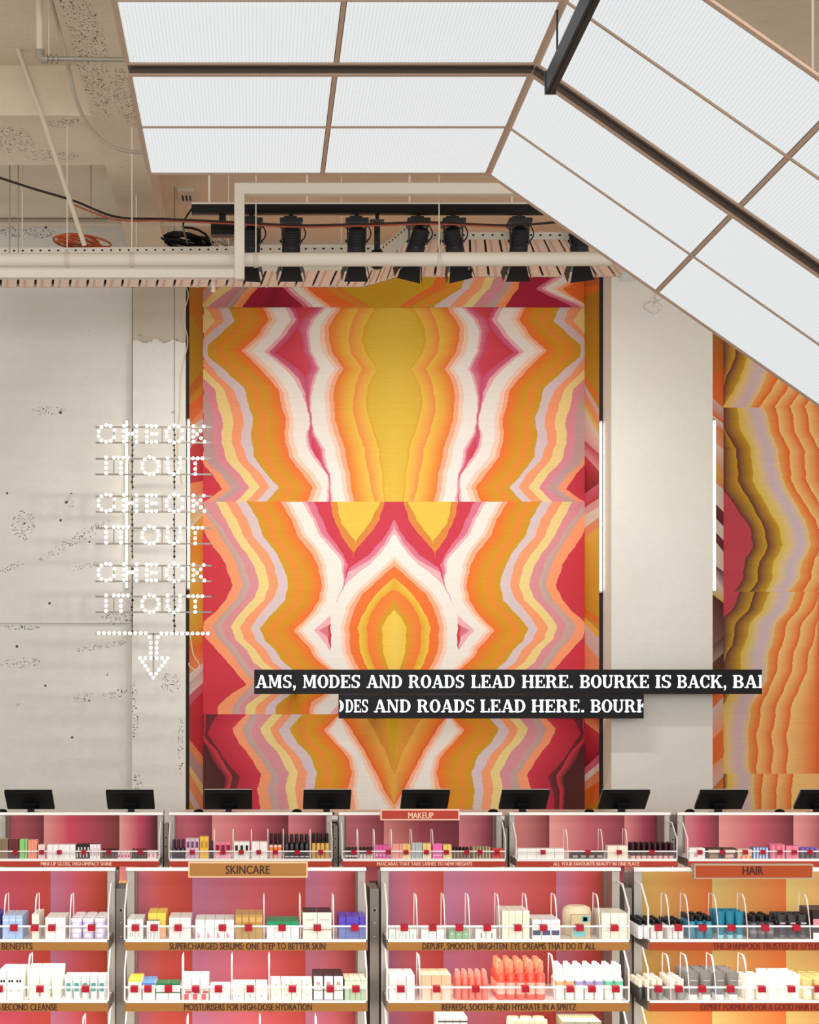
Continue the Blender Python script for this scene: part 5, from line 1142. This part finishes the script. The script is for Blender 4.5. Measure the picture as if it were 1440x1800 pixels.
# eye cream unit
C(F31, 684, 732, 1634, 'carton', 4, 3, 'low pale green white carton at the left end', dict(c='eef2ea', deco=[(.3, .1, .7, .6, 'c4d8c4')], d=.05))
C(F31, 741, 781, 1634, 'carton', 3, 3, 'low plain white carton second from left', dict(c='f5f5f1', d=.05))
C(F31, 789, 825, 1636, 'carton', 3, 3, 'low sage green carton', dict(c='8fb48c', top='a4c49c', deco=[(.4, .5, .6, .7, 'dce8d4')], d=.05))
C(F31, 836, 873, 1633, 'carton', 2, 5, 'grey topped carton with olive sprig', dict(c='eef0ea', top='d8dcd4', deco=[(.5, .1, .62, .6, '7a8a4a')], d=.06))
C(F31, 883, 931, 1601, 'carton', 4, 3, 'tall cream carton with pale window', dict(c='f2e6d4', top='f6eee2', deco=[(.2, .5, .85, .9, 'e6dcc0')], d=.06))
C(F31, 936, 985, 1617, 'carton', 3, 4, 'white carton with navy block', dict(c='f6f4f4', deco=[(.06, .2, .9, .46, '2c2f62'), (.2, .75, .8, .8, 'd8b8b8')], d=.06))
C(F31, 1004, 1038, 1608, 'carton', 1, 1, 'square carton with teal and violet shimmer before the drum', dict(c='c9b48e', deco=[(.1, .1, .75, .34, '6fc4c4'), (.55, .7, .95, .95, '64a8b4'), (.62, .74, .84, .9, '5a4a98'), (.1, .36, .3, .6, '8a7ab8')], d=.02))
dr = MB(); zb9 = shelf_z(F31); yy9 = YF + .17; xx9 = X(1014, yy9)
dr.lathe((xx9, yy9, zb9), [(.054, 0), (.058, .004), (.059, .07), (.058, .09), (.052, .108), (.036, .116)], mat('e8d2b2', .5), 20)
o = dr.build('round_box'); tag(o, 'round beige drum box behind the shimmering carton, upper shelf, eye cream unit', 'box')
C(F31, 1058, 1104, 1605, 'carton', 3, 3, 'ivory carton at the right end', dict(c='f3ead8', deco=[(.1, .3, .9, .33, 'd8ccb4')], d=.06))
C(F32, 684, 729, 1714, 'carton', 3, 3, 'tall white grey carton at the left end', dict(c='eeece8', top='f4f0ec', deco=[(.1, .55, .9, .8, 'dcdad4')], d=.06))
C(F32, 741, 794, 1714, 'carton', 3, 3, 'tall peach carton with grey lower panel', dict(c='f6b894', top='f8c4a4', deco=[(.15, 0, .85, .45, 'f4cdb8')], d=.06))
C(F32, 801, 860, 1708, 'bottle', 5, 3, 'small coral pink bottle', dict(c='f4705e', cap='f88a7c', capf=.2, d=.032, pump=True))
C(F32, 873, 961, 1691, 'bottle', 5, 4, 'large bright coral red bottle with paler cap', dict(c='f0503a', cap='f87c60', capf=.28, d=.05, pump=True, band=('fbb4a0', .2, .62)))
C(F32, 977, 1098, 1697, 'bottle', 7, 3, 'pastel spray bottle with white nozzle', dict(c='f4f2ee', cap='f6f0e8', capf=.36, d=.045, pump=True, cyc=['f4b07c', 'f4b07c', 'a49cc8', 'a49cc8', 'a49cc8', '6fc8a4', '6fc8a4'], cycband=(.66, .84)))
C(F33, 770, 822, 1789, 'carton', 4, 2, 'white striped carton peeping at the bottom edge', dict(c='e8e4e0', top='f6f4f0', deco=[(.0, .9, 1, .93, '3a3432')], d=.07))
C(F33, 897, 966, 1795, 'jar', 3, 2, 'peach tub peeping at the bottom edge', dict(c='f6b898', cap='fbc8a8', d=.07))
C(F33, 990, 1058, 1796, 'carton', 3, 2, 'sage grey carton peeping at the bottom edge', dict(c='a8a88c', top='c8c8a8', d=.07))
# hair unit
C(F41, 1122, 1143, 1618, 'bottle', 2, 6, 'white bottle with black cap at the left end', dict(c='f2f0f2', cap='141416', capf=.25, d=.032))
C(F41, 1145, 1168, 1618, 'bottle', 2, 5, 'white bottle with black cap behind the first tag', dict(c='f6f2ee', cap='141416', capf=.25, d=.036))
C(F41, 1174, 1204, 1619, 'bottle', 3, 5, 'white bottle with black cap behind the second tag', dict(c='f4f0ec', cap='141416', capf=.25, d=.036))
C(F41, 1211, 1255, 1611, 'bottle', 3, 4, 'teal shampoo bottle with black cap', dict(c='12809a', cap='0f1416', capf=.2, d=.044))
C(F41, 1262, 1311, 1603, 'tube', 3, 3, 'teal tube with clear base', dict(c='127690', cap='9ad4dc', capf=.14, d=.05))
C(F41, 1320, 1364, 1611, 'bottle', 3, 4, 'charcoal bottle with black cap', dict(c='5a5258', cap='141214', capf=.25, d=.044, band=('8a8288', .3, .5)))
C(F41, 1369, 1424, 1609, 'tube', 3, 3, 'black tube with pale label', dict(c='2c2629', cap='6a6266', d=.05, band=('c8b8b8', .62, .68)))
C(F41, 1429, 1475, 1600, 'carton', 2, 2, 'black carton with pink and white panels', dict(c='2a1c20', deco=[(.05, 0, 1, .22, 'f4f0f0'), (.05, .4, 1, .7, 'e88a96')], d=.08))
C(F42, 1122, 1143, 1724, 'bottle', 2, 6, 'dark bottle with beige cap at the left end', dict(c='3a3834', cap='f0e0cc', capf=.33, d=.03))
C(F42, 1145, 1168, 1722, 'bottle', 2, 5, 'grey bottle with beige cap behind the first tag', dict(c='8a847c', cap='f4e6d4', capf=.4, d=.036))
C(F42, 1176, 1207, 1722, 'bottle', 2, 5, 'grey bottle with beige cap behind the second tag', dict(c='8f8a82', cap='f4e6d4', capf=.4, d=.042))
C(F42, 1209, 1302, 1711, 'tube', 4, 5, 'wide grey tube in a deep block', dict(c='77736e', cap='f2efea', capf=.2, d=.045, band=('a8a49e', .7, .73)))
C(F42, 1311, 1349, 1719, 'bottle', 2, 4, 'cream white bottle right of the grey tubes', dict(c='f6ece0', cap='f4e6d6', capf=.25, d=.045))
C(F42, 1351, 1411, 1714, 'tube', 3, 4, 'milky white tube', dict(c='f2ebe6', cap='f8f4f0', d=.05))
C(F42, 1413, 1470, 1722, 'jar', 3, 5, 'jar with gold lid at the right edge', dict(c='e2d4ac', cap='d4bc78', d=.05))
# back row
C(B1, -2, 14, 1475, 'carton', 3, 4, 'olive brown slim carton', dict(c='8a7458', top='b8a890', d=.03))
C(B1, 15, 33, 1475, 'carton', 3, 4, 'maroon slim carton', dict(c='6a2a30', top='a86a68', d=.03))
C(B1, 34, 48, 1476, 'carton', 3, 4, 'light green slim carton', dict(c='8fd07a', top='b4e8a0', d=.03))
C(B1, 49, 65, 1477, 'carton', 3, 4, 'salmon slim carton', dict(c='f49a80', top='f4b8a4', d=.03))
C(B1, 67, 79, 1485, 'carton', 2, 3, 'pale pink carton beside the salmon ones', dict(c='f4dcd8', d=.04))
C(B1, 83, 133, 1485, 'carton', 5, 4, 'white carton with faint pink print', dict(c='f7f2f0', deco=[(.2, .3, .8, .36, 'e8c4c4')], d=.04))
C(B1, 134, 157, 1484, 'carton', 4, 4, 'black and white patterned carton', dict(c='2a2628', deco=[(.1, .1, .45, .4, 'e8e0e0'), (.5, .5, .9, .8, 'e0d8d8')], d=.03))
C(B1, 158, 176, 1484, 'carton', 3, 4, 'white carton with pink letters', dict(c='f4eaea', top='2a2628', deco=[(.3, .2, .6, .7, 'd890a0')], d=.03))
C(B1, 178, 206, 1493, 'bottle', 6, 4, 'brown lip gloss tube', dict(c='6a4440', cap='5a2a30', capf=.4, d=.024, nm='lip_gloss'))
C(B1, 207, 229, 1496, 'carton', 4, 4, 'pink swirled carton', dict(c='f0c4cc', deco=[(.2, .2, .7, .5, 'b84868')], d=.03))
C(B1, 231, 258, 1493, 'bottle', 5, 4, 'dark brown lip gloss tube', dict(c='4a3430', cap='6a3438', capf=.4, d=.024, nm='lip_gloss'))
C(B1, 259, 275, 1496, 'carton', 2, 4, 'white carton with pink ribbon print', dict(c='f2d8dc', deco=[(.2, .2, .5, .7, 'd86a88')], d=.03))
C(B2, 302, 325, 1477, 'bottle', 3, 3, 'tall navy lipstick case', dict(c='2a2434', cap='3a3040', capf=.4, d=.03, nm='lipstick'))
C(B2, 327, 350, 1474, 'carton', 3, 3, 'lilac window carton', dict(c='d8b8cc', deco=[(.2, .55, .8, .85, '6a4468')], d=.03))
C(B2, 351, 367, 1471, 'carton', 2, 3, 'yellow gold carton', dict(c='eec04a', deco=[(.2, .5, .8, .8, 'c89430')], d=.03))
C(B2, 368, 375, 1479, 'bottle', 1, 3, 'single navy lipstick case beside the yellow cartons', dict(c='2a2434', cap='3a3040', capf=.4, d=.03, nm='lipstick'))
C(B2, 378, 406, 1481, 'carton', 3, 3, 'hot pink carton with maroon window', dict(c='f07a98', top='f4a0b0', deco=[(.15, .45, .85, .85, '8a1a38'), (0, 0, 1, .3, 'f4b4c4')], d=.035))
C(B2, 411, 439, 1480, 'carton', 3, 3, 'white carton with black icon', dict(c='f6f2ec', deco=[(.25, .45, .75, .8, '1c1a1a')], d=.035))
C(B2, 443, 470, 1480, 'carton', 2, 3, 'plain white carton', dict(c='f5efec', d=.04))
C(B2, 473, 496, 1466, 'bottle', 3, 3, 'orange labelled bottle with tall black cap', dict(c='f4c4b8', cap='1c1416', capf=.42, d=.03, band=('f08a3c', .55, .8)))
C(B2, 500, 544, 1468, 'bottle', 5, 4, 'black bottle with white marks', dict(c='1e1a1c', cap='2a2224', capf=.3, d=.03, band=('c8c0c0', .1, .16)))
C(B2, 548, 579, 1466, 'bottle', 4, 4, 'gold bottle with black cap', dict(c='d8a850', cap='1c1616', capf=.35, d=.028))
C(B3, 607, 629, 1490, 'bottle', 4, 3, 'black mascara with white label', dict(c='3a3230', cap='2a2424', capf=.45, d=.024, band=('e8e0dc', .3, .6), nm='mascara'))
C(B3, 632, 657, 1490, 'bottle', 4, 3, 'dark mascara with pale tip', dict(c='e0d0cc', cap='2a2222', capf=.55, d=.024, nm='mascara'))
C(B3, 660, 685, 1486, 'carton', 4, 4, 'magenta chevron carton', dict(c='e05aa0', top='e86ab0', deco=[(.2, .2, .8, .35, 'f8b0d0'), (.2, .5, .8, .62, 'f8b0d0')], d=.03))
C(B3, 690, 708, 1484, 'carton', 3, 4, 'salmon pink carton left of the grey', dict(c='f0a090', top='e8b0a0', d=.03))
C(B3, 708, 722, 1484, 'carton', 2, 4, 'apricot carton with cream foot', dict(c='f0c07a', deco=[(0, 0, 1, .35, 'f8e4b8')], d=.03))
C(B3, 725, 742, 1482, 'carton', 3, 4, 'silver grey carton', dict(c='b8bec4', top='c8ccd0', d=.03))
C(B3, 743, 758, 1483, 'carton', 2, 4, 'peach yellow carton', dict(c='f2ce86', deco=[(0, 0, 1, .4, 'f8ecc0')], d=.03))
C(B3, 761, 778, 1484, 'carton', 3, 4, 'orchid pink carton', dict(c='f070b8', top='f08ac4', deco=[(0, .2, 1, .3, 'f8b8dc')], d=.03))
C(B3, 779, 794, 1485, 'carton', 2, 4, 'lemon carton right of the orchid pink', dict(c='f0d070', deco=[(0, 0, 1, .4, 'f4e4a0')], d=.03))
C(B3, 797, 826, 1490, 'bottle', 5, 3, 'brown mascara', dict(c='8a6a54', cap='33261f', capf=.4, d=.024, nm='mascara'))
C(B3, 829, 862, 1489, 'carton', 6, 3, 'khaki and brown striped carton', dict(c='6a5a44', top='a8a070', deco=[(.6, 0, 1, 1, 'c8b48a')], d=.024))
C(B3, 865, 885, 1492, 'carton', 3, 3, 'bright red carton', dict(c='d8302a', top='e85a50', d=.03))
C(B4, 910, 992, 1492, 'carton', 5, 4, 'white flat carton in a long block', dict(c='f8f4ee', deco=[(.1, .45, .9, .5, 'e8dcd4')], d=.05))
C(B4, 1004, 1062, 1497, 'carton', 4, 5, 'dark patterned compact', dict(c='3c2a2c', top='4a3236', deco=[(.2, .15, .8, .5, 'b09a98')], d=.04, nm='compact'))
C(B4, 1068, 1104, 1487, 'carton', 2, 4, 'cream carton in a pair', dict(c='f8ead8', d=.06))
C(B4, 1109, 1186, 1482, 'bottle', 8, 4, 'black cherry bottle with pale foot', dict(c='e8b4b4', cap='3a1820', capf=.6, d=.03, band=('5a1a28', .5, .95)))
C(B5, 1212, 1240, 1491, 'carton', 1, 3, 'white carton with pink pictures', dict(c='f8f0ee', deco=[(.3, .15, .5, .5, 'e8a0a8'), (.6, .4, .8, .8, 'e8a0a8')], d=.06))
C(B5, 1243, 1268, 1491, 'carton', 1, 4, 'brown palette with cream rounds, left of two', dict(c='4a362e', deco=[(.1, .55, .9, .85, 'f0d4c0'), (.2, .08, .8, .42, 'a8846a')], d=.04, nm='palette'))
C(B5, 1270, 1295, 1491, 'carton', 1, 4, 'brown palette with cream rounds, right of two', dict(c='4a362e', deco=[(.1, .55, .9, .85, 'f0d4c0'), (.2, .08, .8, .42, 'e0b4a4')], d=.04, nm='palette'))
C(B5, 1297, 1322, 1493, 'carton', 3, 3, 'peach carton with orange corner', dict(c='f4c8a8', deco=[(.5, 0, 1, .3, 'f07a30')], d=.04))
C(B5, 1324, 1351, 1490, 'carton', 5, 4, 'blue and white striped carton', dict(c='6a90c8', deco=[(.35, 0, .7, 1, 'f4f4f8')], d=.03))
C(B5, 1354, 1380, 1484, 'carton', 3, 4, 'rose pink carton', dict(c='e0688a', top='e87a98', deco=[(.5, 0, 1, .9, 'f0909c')], d=.035))
C(B5, 1382, 1404, 1487, 'carton', 2, 4, 'candy pink carton', dict(c='f08aa0', top='e0507a', d=.035))
C(B5, 1408, 1442, 1491, 'bottle', 4, 4, 'dark tube with lilac cap', dict(c='5a5058', cap='8a6ac0', capf=.4, d=.03))
C(B0, 204, 224, 1551, 'carton', 2, 2, 'orange carton glimpsed between left units', dict(c='f0a050', d=.04))
C(B0, 650, 672, 1549, 'bottle', 4, 2, 'black and white bottle glimpsed left of the eye creams', dict(c='e8e0e0', cap='241c1e', capf=.5, d=.026))
